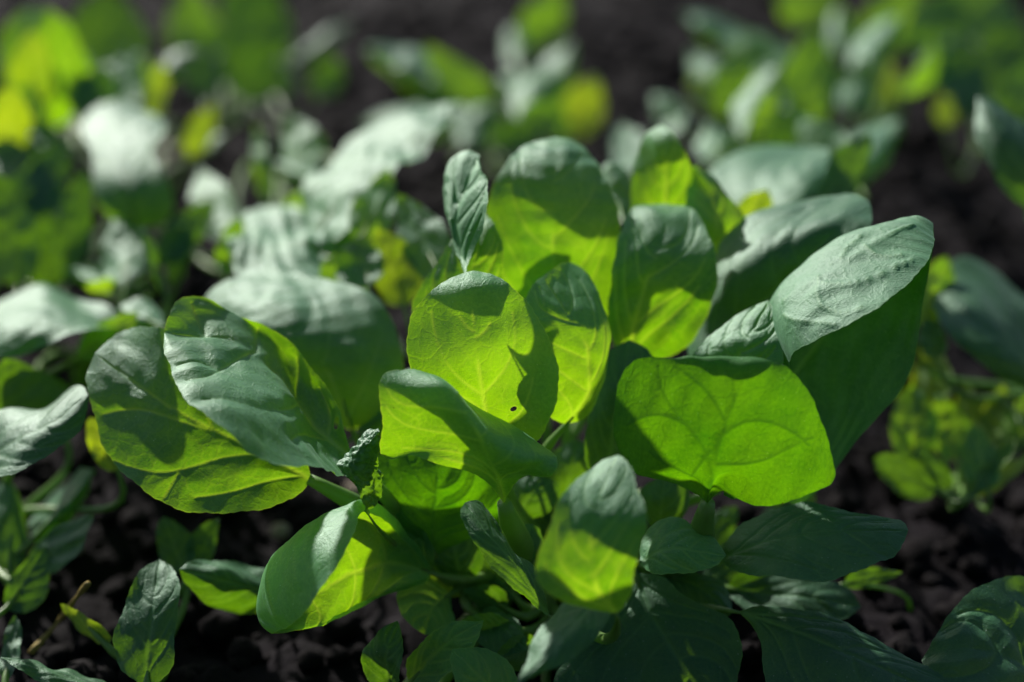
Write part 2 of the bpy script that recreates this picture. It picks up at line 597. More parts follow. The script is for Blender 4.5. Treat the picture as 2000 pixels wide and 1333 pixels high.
def hero(pl, base, tip, M, L, R, extra=None, **kw):
    """blade from outline L, midrib M, outline R; extra adds rails at given places across"""
    rails = [L, M, R]; sp = [-1.0, 0.0, 1.0]
    if extra:
        for s_, r in extra:
            k = next(i for i, v in enumerate(sp) if v > s_)
            sp.insert(k, s_); rails.insert(k, r)
    dz = kw.pop('shift', 0.0)
    base, tip = (base[0], base[1], base[2] + dz * 0.6), (tip[0], tip[1], tip[2] + dz)
    rails = [[at(*base)] + [at(q[0], q[1], q[2] + dz) for q in r] + [at(*tip)] for r in rails]
    kw.setdefault('res', (150, 104))
    return add_leaf(pl, rails, sp, **kw)


def soft(pl, b, t, wl, wr, dl=0.0, dr=0.0, bend=0.0, side_bend=0.0, shape=0.75, mat='far', res=(30, 22), **kw):
    """blade from base b to tip t (photo x, y, depth), half widths wl / wr in photo pixels, dl / dr how much deeper each margin lies"""
    b = np.array(b, float); t = np.array(t, float)
    if b[2] > 24:
        dl, dr = dl * 0.5, dr * 0.5; t[2] = b[2] + (t[2] - b[2]) * 0.6
    if dl > 0.9 and dr < 0:
        dr = -dr * 0.8
    elif dr > 0.9 and dl < 0:
        dl = -dl * 0.8
    ax = t[:2] - b[:2]; n = np.linalg.norm(ax) + 1e-6
    pl_ = np.array([ax[1], -ax[0]]) / n
    mids, Ls, Rs = [], [], []
    for q in np.linspace(0, 1, 9):
        c = b * (1 - q) + t * q
        arch = math.sin(math.pi * q)
        c = c.copy(); c[:2] += pl_ * side_bend * arch; c[2] += bend * arch
        mids.append(at(*c))
        f = math.sin(math.pi * q ** shape) ** 0.72 if 0 < q < 1 else 0.0
        if q in (0.0, 1.0):
            continue
        Ls.append(at(c[0] + pl_[0] * wl * f, c[1] + pl_[1] * wl * f, c[2] + dl * f))
        Rs.append(at(c[0] - pl_[0] * wr * f, c[1] - pl_[1] * wr * f, c[2] + dr * f))
    rails = [[mids[0]] + Ls + [mids[-1]], mids, [mids[0]] + Rs + [mids[-1]]]
    kw.setdefault('lumps', 0.0012); kw.setdefault('stalk_r', 0.0011)
    return add_leaf(pl, rails, [-1, 0, 1], mat=mat, res=res, **kw)


# ------------------------------------------------------------------ the ground
def build_soil():
    def axis(fine_from, fine_to, step, lo, hi):
        v = list(np.arange(fine_from, fine_to, step))
        x, st = v[-1], step
        while x < hi:
            st *= 1.12; x += st; v.append(x)
        x, st = v[0], step
        while x > lo:
            st *= 1.12; x -= st; v.insert(0, x)
        return v
    xs = axis(-0.45, 0.45, 0.0042, -60, 60)
    ys = axis(0.16, 1.25, 0.0046, -40, 120)
    V = []
    for y in ys:
        for x in xs:
            z = 0.0
            far = max(abs(x) - 0.7, y - 1.8, 0.0 - y, 0.0)
            f = 1.0 / (1.0 + 6 * far)
            p = Vector((x, y, 0.3))
            z += 0.010 * noise.noise(p * 9) + 0.006 * noise.noise(p * 26 + Vector((3, 1, 0)))
            c = noise.noise(p * 70 + Vector((0, 7, 2)))
            z += 0.0085 * abs(c) + 0.0035 * noise.noise(p * 150) + 0.006 * noise.noise(p * 38 + Vector((5, 5, 0)))
            V.append((x, y, z * f - 0.004))
    nx = len(xs)
    F = [(j * nx + i, j * nx + i + 1, (j + 1) * nx + i + 1, (j + 1) * nx + i) for j in range(len(ys) - 1) for i in range(nx - 1)]
    o = mesh_object("soil", V, F, MAT['soil'])
    o['kind'] = 'structure'
    return o


build_soil()

ICO_V, ICO_F = None, None


def ico():
    global ICO_V, ICO_F
    if ICO_V is None:
        import bmesh
        bm = bmesh.new(); bmesh.ops.create_icosphere(bm, subdivisions=2, radius=1.0)
        ICO_V = np.array([v.co[:] for v in bm.verts]); ICO_F = np.array([[v.index for v in f.verts] for f in bm.faces])
        bm.free()
    return ICO_V, ICO_F


def lump(seed, r, flat=0.75, rough=0.28):
    v, f = ico()
    out = []
    for p in v:
        n = noise.noise(Vector(p) * 1.6 + Vector((seed * 3.1, seed, 0))) + 0.5 * noise.noise(Vector(p) * 4 + Vector((seed, 0, 1)))
        out.append(p * (1 + rough * n))
    out = np.array(out) * r
    out[:, 2] *= flat
    return out, f


def crumbs():
    rng = random.Random(5)
    shapes = [lump(i, 1.0)[0] for i in range(14)]
    _, f = ico()
    VV, FF = [], []; n = 0
    for i in range(9500):
        y = 0.22 + 1.5 * rng.random() ** 1.5
        x = rng.uniform(-1, 1) * (0.20 + 0.40 * y)
        r = 0.0011 + 0.0066 * rng.random() ** 3.0
        if y > 0.7:
            r *= 1.4
        a = rng.uniform(0, 6.28); c, s = math.cos(a), math.sin(a)
        v = shapes[i % 14] * r
        v = np.stack([v[:, 0] * c - v[:, 1] * s, v[:, 0] * s + v[:, 1] * c, v[:, 2]], 1)
        p = Vector((x, y, 0.3))
        z = 0.010 * noise.noise(p * 9) + 0.006 * noise.noise(p * 26 + Vector((3, 1, 0))) + 0.0085 * abs(noise.noise(p * 70 + Vector((0, 7, 2)))) + 0.006 * noise.noise(p * 38 + Vector((5, 5, 0))) - 0.004
        v += np.array([x, y, z + r * 0.35])
        VV.append(v); FF.append(f + n); n += len(v)
    o = mesh_object("soil_crumbs", np.concatenate(VV), np.concatenate(FF).tolist(), MAT['clod'])
    o['kind'] = 'stuff'; o['label'] = 'dark crumbs of soil lying loose on the bed'; o['category'] = 'soil crumbs'


crumbs()

for i, (x, y, r, lab) in enumerate([
        (548, 1046, 0.0042, 'small pale pebble on dark soil left of the centre plant, above the rolled leaf'),
        (690, 968, 0.0046, 'pinkish pebble peeping out beneath the stalk of the big left leaf'),
        (148, 1078, 0.0034, 'tiny reddish pebble on the soil between the left leaves'),
        (268, 1288, 0.0040, 'tan pebble at the bottom left behind the narrow low leaf'),
        (600, 1195, 0.0036, 'brownish grit lump on the soil under the rolled leaf tip'),
        (340, 318, 0.0085, 'round tan pebble on far soil beside the small yellow leaf')]):
    v, f = lump(40 + i, r, 0.8, 0.2)
    g = ground_at(x, y)
    o = mesh_object("pebble", v, f.tolist(), MAT['stone'])
    o.location = (g[0], g[1], r * 0.5)
    o['label'] = lab; o['category'] = 'pebble'; o['group'] = 'pebbles lying on the soil'

C = curve([at(172, 1140, 2.0), at(140, 1180, 3.5), at(105, 1225, 4.2), at(60, 1275, 3.4)], 16)
v, f = tube(C, [0.0010 + 0.0003 * math.sin(k) for k in range(16)], 8)
o = mesh_object("dry_stem", v, f, MAT['straw'])
o['label'] = 'thin dry yellowish stem slanting over dark soil at the lower left'; o['category'] = 'stem'

# ------------------------------------------------------------------ leafy screen added unseen behind the camera, blocks rear sky to deepen leaf shade
def build_sky_block_hedge():
    rng = random.Random(11)
    V, F = [], []

    def quad(c, n, r):
        u = n.orthogonal().normalized(); w = n.cross(u)
        a = rng.uniform(0, 6.28); u, w = u * math.cos(a) + w * math.sin(a), w * math.cos(a) - u * math.sin(a)
        k = len(V)
        V.extend([c - u * r, c + w * r * 0.5, c + u * r, c - w * r * 0.5]); F.append((k, k + 1, k + 2, k + 3))
    for i in range(26000):
        x = rng.uniform(-6, 6); z = 2.3 * rng.random() ** 0.8
        y = -1.15 - 0.7 * rng.random() ** 2 - 0.12 * math.sin(x * 2.1) - 0.1 * math.sin(x * 5.3 + z * 3)
        if z > 2.0 + 0.15 * math.sin(x * 3.3) + 0.1 * math.sin(x * 7.1):
            continue
        n = Vector((rng.gauss(0, 1), rng.gauss(0, 1) + 0.8, rng.gauss(0, 1) + 0.5)).normalized()
        quad(Vector((x, y, z)), n, rng.uniform(0.03, 0.07))
    m, nt, N, L = new_mat("sky_block_foliage")
    tc = N.new("ShaderNodeTexCoord"); n = N.new("ShaderNodeTexNoise"); n.inputs["Scale"].default_value = 6
    L.new(tc.outputs["Object"], n.inputs["Vector"])
    pr = N.new("ShaderNodeBsdfPrincipled"); pr.inputs["Roughness"].default_value = 0.6
    L.new(mix_col(nt, n.outputs["Fac"], (0.02, 0.05, 0.012), (0.05, 0.10, 0.025)), pr.inputs["Base Color"])
    out = N.new("ShaderNodeOutputMaterial"); L.new(pr.outputs[0], out.inputs[0])
    o = mesh_object("sky_block_hedge", V, F, m, smooth=False)
    o['label'] = 'dense green foliage screen added out of view behind the camera to block sky light'; o['category'] = 'sky_block_hedge'; o['kind'] = 'stuff'


build_sky_block_hedge()

# ------------------------------------------------------------------ the plant in focus
main = plant('large spinach plant in sharp focus filling the centre of the picture, broad glowing leaves', 1070, 1120)

# centre leaf with the small hole
hero(main, (975, 905, 1.6), (925, 529, 0.95),
     M=[(945, 790, 0.6), (932, 690, 0.0), (923, 610, 0.1), (922, 562, 0.2)],
     L=[(880, 850, 1.0), (815, 765, 0.5), (793, 690, 0.2), (800, 630, 0.3), (835, 576, 0.4), (880, 543, 0.75)],
     R=[(1040, 870, 1.4), (1066, 835, 1.2), (1090, 745, 0.8), (1084, 690, 0.6), (1060, 642, 0.4), (1035, 600, 0.5), (1000, 558, 0.5), (962, 537, 0.75)],
     veins_px=[[(946, 775), (890, 735), (860, 690), (845, 640), (842, 610)], [(947, 768), (985, 725), (1003, 690), (1008, 650), (1000, 610)],
               [(925, 650), (905, 630), (898, 620)], [(930, 660), (950, 645), (958, 630)], [(955, 820), (915, 780), (885, 770)],
               [(965, 850), (1010, 815), (1035, 770), (1040, 740)], [(1003, 690), (1020, 700), (1032, 690)]],
     hole=(1003, 799, 0.4, 7.0, 4.5, -25), groove=0.0002, lumps=0.0004,
     label='upright oval leaf at the centre, glowing yellow green with a small hole')
# folded leaf right behind the centre leaf
hero(main, (1105, 830, 2.8), (1063, 538, 2.6),
     M=[(1150, 770, 2.2), (1152, 700, 1.9), (1135, 640, 1.8), (1105, 605, 1.9), (1078, 570, 2.2)],
     L=[(1075, 812, 2.4), (1020, 760, 2.0), (968, 700, 1.5), (972, 640, 1.35), (1026, 588, 1.7), (1042, 556, 2.2)],
     R=[(1150, 805, 2.8), (1180, 730, 2.4), (1190, 660, 2.4), (1178, 590, 2.8), (1150, 540, 3.4), (1115, 517, 3.6), (1085, 522, 3.1)],
     groove=0.0004)
# tall rounded leaf at the back
hero(main, (1100, 720, 7.0), (1088, 268, 7.3),
     M=[(1085, 600, 5.8), (1080, 480, 5.1), (1080, 380, 5.1), (1084, 315, 5.6)],
     L=[(1030, 670, 6.3), (975, 570, 5.4), (953, 470, 5.2), (957, 385, 5.4), (990, 322, 6.0), (1035, 283, 7.0)],
     R=[(1160, 660, 6.2), (1200, 580, 5.5), (1213, 490, 5.2), (1203, 405, 5.3), (1172, 328, 6.0), (1132, 284, 6.9)],
     res=(110, 80))
# leaf right of it with a glossy top
hero(main, (1232, 735, 5.8), (1300, 399, 6.1),
     M=[(1235, 650, 4.9), (1258, 560, 4.1), (1284, 500, 3.9), (1300, 445, 4.5)],
     L=[(1200, 680, 5.2), (1188, 610, 4.7), (1196, 540, 4.3), (1206, 480, 4.3), (1218, 432, 5.1), (1250, 407, 5.9)],
     R=[(1300, 700, 5.2), (1350, 665, 4.6), (1385, 610, 4.2), (1398, 540, 4.0), (1390, 475, 4.2), (1362, 427, 5.1), (1330, 406, 5.9)],
     res=(110, 80), lumps=0.0012)
# narrow pointed leaf behind
hero(main, (1290, 470, 8.8), (1292, 243, 7.4),
     M=[(1300, 400, 7.8), (1300, 330, 7.1), (1296, 275, 6.9)],
     L=[(1240, 450, 8.4), (1231, 390, 8.2), (1240, 320, 8.0), (1262, 265, 7.7)],
     R=[(1352, 440, 8.0), (1368, 390, 7.3), (1345, 320, 6.7), (1325, 272, 6.7)], res=(70, 50))
hero(main, (1380, 520, 7.8), (1352, 322, 6.6),
     M=[(1400, 470, 6.6), (1400, 410, 6.4), (1380, 360, 6.6)],
     L=[(1350, 470, 7.2), (1340, 410, 7.0), (1342, 350, 7.2)],
     R=[(1425, 490, 6.6), (1455, 435, 6.4), (1420, 375, 6.6), (1385, 335, 7.0)], res=(70, 50))
# small upright leaf with hooked tip
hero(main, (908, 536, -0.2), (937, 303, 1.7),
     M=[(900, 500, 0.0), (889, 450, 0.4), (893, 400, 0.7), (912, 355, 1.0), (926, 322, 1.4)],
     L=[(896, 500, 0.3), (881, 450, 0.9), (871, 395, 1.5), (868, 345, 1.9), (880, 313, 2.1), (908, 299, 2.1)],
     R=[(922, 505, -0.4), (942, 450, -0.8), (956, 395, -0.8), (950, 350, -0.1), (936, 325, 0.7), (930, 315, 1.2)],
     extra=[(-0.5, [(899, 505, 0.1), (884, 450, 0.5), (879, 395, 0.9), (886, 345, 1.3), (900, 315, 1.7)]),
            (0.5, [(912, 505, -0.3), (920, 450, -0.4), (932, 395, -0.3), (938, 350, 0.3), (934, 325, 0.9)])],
     groove=0.0008, pillow=0.0009, lumps=0.0003, shift=2.5, mat='shade_trans', res=(130, 70), stalk_r=0.0006,
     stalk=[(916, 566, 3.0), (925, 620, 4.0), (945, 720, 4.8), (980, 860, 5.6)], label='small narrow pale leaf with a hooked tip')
# green leaf behind the small one
hero(main, (900, 740, 4.0), (950, 418, 3.8),
     M=[(895, 640, 3.4), (910, 560, 3.1), (935, 480, 3.2)],
     L=[(825, 660, 3.8), (808, 600, 3.7), (850, 515, 3.5), (905, 450, 3.7)],
     R=[(950, 670, 3.5), (984, 600, 3.2), (985, 530, 3.1), (972, 455, 3.4)], res=(80, 60))
hero(main, (1060, 760, 7.8), (1018, 382, 6.3), M=[(1045, 640, 6.8), (1028, 520, 6.0), (1020, 430, 5.9)], L=[(990, 660, 6.6), (966, 540, 6.1), (975, 430, 6.1)],
     R=[(1100, 640, 6.8), (1090, 520, 6.1), (1062, 425, 6.0)], res=(60, 40))
# big leaf lying to the right, dark below
hero(main, (1370, 740, 4.5), (1701, 405, 4.6),
     M=[(1440, 640, 4.5), (1520, 560, 4.0), (1600, 480, 3.8), (1660, 430, 4.0)],
     L=[(1340, 660, 5.6), (1372, 560, 5.8), (1410, 475, 6.2), (1480, 418, 6.6), (1560, 391, 6.6), (1640, 380, 6.2), (1690, 388, 5.2)],
     R=[(1450, 720, 3.2), (1540, 640, 2.8), (1620, 560, 2.9), (1675, 490, 3.2), (1702, 440, 3.8)],
     extra=[(-0.5, [(1380, 640, 4.7), (1430, 545, 4.3), (1500, 475, 4.2), (1590, 432, 4.3), (1670, 408, 4.5)])],
     mat='dark', res=(110, 80))
# big folded leaf on the right, pale upper flap
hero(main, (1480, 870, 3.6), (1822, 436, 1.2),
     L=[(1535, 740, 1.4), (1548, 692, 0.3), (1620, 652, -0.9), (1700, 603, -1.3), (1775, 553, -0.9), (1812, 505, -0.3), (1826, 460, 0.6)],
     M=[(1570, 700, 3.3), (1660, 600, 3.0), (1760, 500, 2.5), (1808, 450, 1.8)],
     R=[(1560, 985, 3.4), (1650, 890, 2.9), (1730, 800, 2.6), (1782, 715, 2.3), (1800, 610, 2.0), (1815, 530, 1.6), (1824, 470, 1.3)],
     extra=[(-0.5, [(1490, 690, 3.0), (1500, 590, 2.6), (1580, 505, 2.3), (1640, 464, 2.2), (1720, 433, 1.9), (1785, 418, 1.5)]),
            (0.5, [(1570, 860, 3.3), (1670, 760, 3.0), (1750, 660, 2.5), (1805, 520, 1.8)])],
     mat='shade_trans', res=(150, 120), groove=0.0008, pillow=0.0004, lumps=0.0007, veins_max_s=-0.42,
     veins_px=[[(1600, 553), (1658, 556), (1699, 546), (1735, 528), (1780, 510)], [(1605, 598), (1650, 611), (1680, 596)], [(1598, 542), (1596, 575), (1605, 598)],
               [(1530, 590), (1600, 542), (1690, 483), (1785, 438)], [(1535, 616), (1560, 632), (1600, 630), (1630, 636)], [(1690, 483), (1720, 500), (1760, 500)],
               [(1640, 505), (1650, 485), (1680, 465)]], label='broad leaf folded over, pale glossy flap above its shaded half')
# pale triangular leaf tip behind the underside leaf
hero(main, (1440, 800, 2.8), (1500, 587, 2.2),
     M=[(1435, 740, 2.0), (1445, 690, 1.5), (1475, 635, 1.7)],
     L=[(1390, 770, 2.4), (1345, 705, 2.2), (1362, 680, 2.3), (1415, 635, 2.5), (1465, 602, 2.5)],
     R=[(1500, 790, 2.2), (1527, 715, 1.0), (1524, 650, 1.3), (1515, 607, 1.8)], res=(80, 70), groove=0.0006)
# large leaf seen from below
hero(main, (1382, 985, 1.2), (1470, 697, -0.5),
     M=[(1390, 930, 0.3), (1402, 870, -0.3), (1425, 800, -0.7), (1450, 745, -0.85), (1464, 710, -0.8)],
     L=[(1345, 955, 0.8), (1285, 938, 0.6), (1235, 922, 0.4), (1208, 880, 0.3), (1199, 822, 0.0), (1210, 745, -0.3), (1238, 702, -0.5), (1300, 694, -0.55), (1390, 694, -0.5)],
     R=[(1412, 962, 1.0), (1455, 984, 0.8), (1510, 989, 0.5), (1580, 968, 0.4), (1630, 938, 0.3), (1626, 880, 0.2), (1605, 815, 0.0), (1578, 762, -0.25), (1540, 718, -0.45), (1505, 702, -0.5)],
     extra=[(-0.5, [(1350, 930, 0.5), (1310, 900, 0.1), (1290, 840, -0.3), (1305, 770, -0.6), (1340, 722, -0.75), (1400, 703, -0.75)]),
            (0.5, [(1420, 930, 0.4), (1470, 920, 0.0), (1520, 885, -0.2), (1530, 820, -0.45), (1520, 760, -0.65), (1497, 712, -0.7)])],
     mat='under', side=-1, groove=0.0003, pillow=0.0004,
     veins_px=[[(1392, 925), (1385, 880), (1340, 830), (1300, 790), (1283, 740), (1285, 715)], [(1415, 820), (1385, 770), (1340, 730)],
               [(1410, 850), (1440, 825), (1500, 822), (1560, 850), (1580, 870)], [(1400, 905), (1450, 905), (1510, 895), (1555, 865), (1590, 855)],
               [(1385, 955), (1340, 920), (1300, 905), (1270, 880)], [(1340, 830), (1290, 810), (1250, 815), (1225, 830)],
               [(1385, 880), (1370, 900), (1350, 930)]],
     shift=-1.4, stalk=[(1372, 1030, 1.2), (1335, 1090, 4.0)], stalk_r=0.0042,
     label='wide leaf seen from below, translucent green with dark veins and dirt specks')
# saddle shaped leaf in front of the centre leaf
hero(main, (985, 985, 0.6), (808, 721, -0.4),
     M=[(972, 930, -0.4), (945, 868, -1.2), (905, 800, -1.4), (868, 748, -1.2), (840, 730, -0.7)],
     L=[(958, 950, 0.0), (920, 925, -0.4), (850, 904, -0.6), (797, 891, -0.5), (752, 897, -0.2), (742, 870, -0.5), (744, 800, -0.9), (741, 750, -0.9), (758, 728, -0.8), (785, 722, -0.6)],
     R=[(1002, 950, 0.2), (1040, 928, -0.2), (1080, 929, -0.5), (1091, 905, -0.4), (1060, 867, 0.5), (1010, 834, 1.1), (955, 808, 1.3), (905, 772, 1.1), (860, 737, 0.7)],
     extra=[(-0.5, [(962, 935, -0.3), (910, 890, -0.8), (850, 850, -0.9), (805, 800, -1.1), (785, 755, -1.1), (785, 730, -0.8)]),
            (0.45, [(985, 930, -0.4), (1020, 905, -1.1), (1010, 882, -1.0), (960, 835, -0.4), (915, 793, -0.1), (870, 748, 0.1)])],
     side=-1, groove=0.0002, pillow=0.0002, lumps=0.0003, shift=-0.6,
     stalk=[(1000, 1030, 1.0), (1030, 1090, 3.6)], stalk_r=0.0040, label='wavy saddle shaped leaf in front of the centre leaf')
# big left leaf behind the folded pale one
hero(main, (608, 938, 1.4), (186, 690, 2.6),
     M=[(565, 916, 1.3), (500, 880, 1.2), (420, 842, 1.3), (335, 798, 1.5), (255, 745, 2.0)],
     L=[(592, 880, 1.6), (545, 815, 1.8), (480, 740, 2.0), (400, 680, 2.2), (320, 645, 2.3), (245, 648, 3.4)],
     R=[(592, 958, 1.3), (550, 982, 1.0), (480, 1001, 0.8), (400, 1003, 0.8), (320, 982, 0.9), (250, 932, 1.1), (203, 872, 1.4), (180, 800, 1.8), (175, 735, 2.4)],
     veins_px=[[(520, 890), (430, 890), (350, 925), (270, 925), (225, 900)], [(590, 930), (520, 940), (440, 965), (380, 970)],
               [(420, 842), (340, 820), (265, 795), (200, 810)], [(420, 842), (380, 770), (345, 710), (330, 660)],
               [(335, 798), (280, 760), (230, 720)], [(350, 925), (330, 955), (320, 975)], [(500, 880), (455, 820), (430, 760)]],
     groove=0.0004, pillow=0.0009, stalk=[(690, 982, 2.0), (780, 1025, 3.6)], stalk_r=0.0031,
     label='broad rounded leaf reaching far left, veins glowing')
# pale folded leaf on top of it
hero(main, (692, 905, 0.6), (321, 650, 1.0),
     M=[(640, 855, 1.0), (587, 788, 1.6), (500, 690, 1.9), (440, 662, 1.7), (380, 655, 1.4)],
     L=[(678, 850, 0.7), (650, 760, 1.3), (592, 690, 2.2), (525, 638, 2.7), (455, 608, 2.8), (400, 584, 2.6), (365, 577, 2.3), (335, 600, 1.7)],
     R=[(665, 932, -0.1), (620, 921, -1.5), (560, 911, -2.5), (500, 890, -2.9), (450, 853, -2.9), (390, 812, -2.4), (350, 762, -1.4), (328, 700, 0.0)],
     extra=[(0.5, [(650, 900, 0.4), (600, 865, 0.0), (530, 800, -0.6), (450, 745, -0.5), (390, 710, -0.2), (345, 680, 0.4)])],
     veins_px=[[(500, 690), (460, 700), (400, 740), (365, 745)], [(400, 656), (385, 620), (375, 590)], [(587, 788), (560, 812), (500, 800), (430, 780), (395, 785)],
               [(640, 855), (600, 845), (570, 860)], [(580, 775), (583, 730), (578, 700)], [(500, 690), (500, 660), (505, 640)],
               [(430, 722), (400, 705), (345, 715)], [(640, 850), (640, 800), (625, 760)]],
     hole=(657, 826, 0.4, 5.0, 13.0, 8), groove=0.0006, pillow=0.0010, stalk=[(725, 940, 1.4), (800, 1010, 3)], stalk_r=0.0022, lumps=0.0008,
     label='large pale folded leaf with deep veins at the left')
# rolled leaf at lower left
hero(main, (845, 1120, 3.0), (530, 1238, -0.4),
     L=[(780, 1045, 1.6), (712, 1000, 0.1), (686, 1050, -1.3), (645, 1125, -2.0), (595, 1188, -1.9), (552, 1230, -1.2)],
     M=[(760, 1100, 2.2), (690, 1115, 1.5), (630, 1150, 1.0), (570, 1200, 0.3)],
     R=[(810, 1150, 2.6), (740, 1165, 2.0), (690, 1183, 1.4), (630, 1213, 0.8), (575, 1233, 0.1)],
     extra=[(-0.5, [(790, 1035, 1.8), (712, 985, 1.0), (640, 1003, 0.5), (580, 1043, 0.2), (525, 1103, 0.1), (499, 1160, 0.0), (500, 1210, -0.2)])],
     groove=0.0004, pillow=0.0007, label='leaf rolled over itself, pale outside and yellow green inside')
# bright leaf under the saddle leaf
hero(main, (850, 1085, 3.4), (850, 880, 2.4),
     M=[(845, 1030, 2.6), (850, 980, 2.2), (855, 920, 2.1)],
     L=[(800, 1050, 2.8), (770, 1000, 2.4), (735, 930, 2.2), (745, 880, 2.4), (800, 860, 2.4)],
     R=[(910, 1060, 2.8), (975, 1030, 2.6), (990, 980, 2.4), (970, 920, 2.4), (910, 880, 2.4)], mat='under', side=-1, groove=0.0004, pillow=0.0012)
# yellow green lobe left of the crown
hero(main, (845, 1115, 3.4), (712, 985, 2.4), M=[(800, 1070, 2.8), (755, 1025, 2.4)], L=[(760, 1110, 2.8), (712, 1060, 2.4), (695, 1010, 2.3)],
     R=[(845, 1060, 3.0), (800, 1010, 2.6), (745, 985, 2.5)], res=(70, 50))
# blurred front leaf
hero(main, (1205, 1200, -3.4), (1208, 889, -3.1),
     M=[(1165, 1150, -4.4), (1150, 1090, -4.7), (1160, 1020, -4.6), (1175, 955, -4.1)],
     L=[(1110, 1176, -4.2), (1062, 1150, -4.5), (1043, 1115, -4.6), (1066, 1050, -4.6), (1085, 1000, -4.4), (1105, 955, -4.0), (1160, 910, -3.1)],
     R=[(1228, 1160, -4.0), (1244, 1100, -4.5), (1262, 1010, -4.6), (1252, 965, -4.3), (1232, 915, -3.7)],
     res=(90, 60), stalk=[(1200, 1240, -1.5), (1150, 1230, 2.5)], groove=0.0002, pillow=0.0003, label='blurred leaf nearest the camera, pale above and glowing below')
# drooping leaf below it
hero(main, (1165, 1170, -2.2), (1008, 1340, -4.4),
     M=[(1130, 1215, -3.2), (1080, 1265, -4.0)], L=[(1188, 1195, -2.8), (1175, 1235, -3.4), (1120, 1285, -4.0), (1060, 1315, -4.3)],
     R=[(1110, 1180, -2.0), (1070, 1215, -2.6), (1035, 1265, -3.4)], res=(60, 40), mat='dark', stalk=[(1180, 1150, -1), (1150, 1180, 2.5)])
# small narrow dark leaf
hero(main, (1072, 1205, 0.3), (908, 982, 0.0),
     M=[(1030, 1140, -0.4), (985, 1080, -0.6), (940, 1030, -0.5)], L=[(1020, 1165, -0.5), (955, 1100, -0.9), (910, 1035, -0.6), (902, 1000, -0.3)],
     R=[(1062, 1150, 0.2), (1012, 1080, 0.3), (975, 1040, 0.3), (945, 985, 0.4)], res=(80, 50), mat='dark', wave=0.0012, stalk=[(1090, 1210, 2)])
# short leaf right of the blurred one
hero(main, (1248, 1100, 0.8), (1418, 1085, 0.3),
     M=[(1290, 1075, 0.3), (1350, 1072, 0.1)], L=[(1252, 1065, 1.2), (1288, 1018, 1.3), (1345, 1022, 1.2), (1395, 1048, 0.9)],
     R=[(1275, 1118, 0.2), (1330, 1123, -0.2), (1385, 1110, -0.1)], res=(70, 50), stalk=[(1215, 1110, 2), (1150, 1130, 5)])
# long dark leaf to the right
hero(main, (1405, 1095, 1.5), (1774, 1036, 0.3),
     M=[(1480, 1062, 0.9), (1580, 1040, 0.6), (1690, 1035, 0.4)],
     L=[(1425, 1050, 1.8), (1480, 1005, 1.9), (1560, 988, 1.8), (1640, 994, 1.4), (1720, 1008, 1.0), (1760, 1017, 0.7)],
     R=[(1450, 1120, 0.6), (1530, 1131, -0.3), (1620, 1130, -0.6), (1700, 1108, -0.5), (1752, 1078, -0.1)],
     mat='dark', res=(130, 80), groove=0.0006, stalk=[(1340, 1110, 3), (1220, 1130, 6)], label='long dark leaf reaching right over the soil')
hero(main, (1420, 1150, 4.5), (1682, 1186, 3.6), M=[(1500, 1160, 4.0), (1600, 1170, 3.6)], L=[(1450, 1115, 4.4), (1540, 1120, 4.3), (1650, 1145, 4.0)],
     R=[(1450, 1190, 3.9), (1540, 1212, 3.2), (1640, 1213, 3.2)], mat='dark', res=(50, 36))
# big shaded leaf at the bottom
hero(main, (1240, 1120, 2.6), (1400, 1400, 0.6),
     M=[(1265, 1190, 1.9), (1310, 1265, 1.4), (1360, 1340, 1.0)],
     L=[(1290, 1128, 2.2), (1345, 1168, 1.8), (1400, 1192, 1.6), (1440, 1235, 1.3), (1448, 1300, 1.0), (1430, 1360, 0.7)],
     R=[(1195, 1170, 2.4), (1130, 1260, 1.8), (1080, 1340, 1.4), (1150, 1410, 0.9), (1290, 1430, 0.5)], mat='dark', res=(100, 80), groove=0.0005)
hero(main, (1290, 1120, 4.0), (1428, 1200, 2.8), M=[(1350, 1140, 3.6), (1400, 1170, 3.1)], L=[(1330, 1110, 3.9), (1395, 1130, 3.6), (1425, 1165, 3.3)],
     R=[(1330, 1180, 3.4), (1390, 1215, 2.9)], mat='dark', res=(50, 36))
# leaf at the bottom right with a pale stalk
hero(main, (1440, 1195, 1.4), (1870, 1370, -0.6),
     M=[(1540, 1230, 0.6), (1640, 1270, 0.1), (1760, 1320, -0.4)],
     L=[(1490, 1188, 1.3), (1560, 1193, 1.2), (1650, 1212, 1.0), (1730, 1262, 0.6), (1820, 1305, 0.2), (1850, 1330, -0.2)],
     R=[(1475, 1230, 1.0), (1490, 1300, 0.2), (1520, 1380, -0.6), (1640, 1430, -1.2), (1790, 1420, -1.0)],
     mat='dark', res=(110, 80), groove=0.0006, stalk=[(1380, 1190, 2.6), (1250, 1170, 5.5)])
# small leaves round the crown
hero(main, (1190, 960, 4.0), (1230, 664, 3.8), M=[(1195, 860, 3.3), (1210, 760, 3.0)], L=[(1145, 900, 3.6), (1150, 800, 3.3), (1180, 695, 3.5)],
     R=[(1245, 900, 3.6), (1285, 800, 3.3), (1278, 700, 3.5)], mat='dark', res=(70, 50))
hero(main, (1290, 1040, 4.2), (1300, 930, 3.8), M=[(1292, 985, 3.6)], L=[(1255, 1005, 3.9), (1250, 955, 3.8)], R=[(1335, 1005, 3.9), (1345, 955, 3.8)], mat='dark', res=(50, 40))
hero(main, (900, 1140, 4.0), (880, 1020, 3.6), M=[(890, 1080, 3.3)], L=[(850, 1110, 3.6), (838, 1055, 3.4)], R=[(940, 1110, 3.6), (935, 1050, 3.4)], mat='dark', res=(50, 40))
hero(main, (880, 1160, 3.6), (830, 1240, 2.4), M=[(845, 1190, 2.8)], L=[(885, 1190, 3.0), (885, 1230, 2.4)], R=[(800, 1120, 3.2), (778, 1170, 2.8), (800, 1220, 2.4)], res=(60, 50))
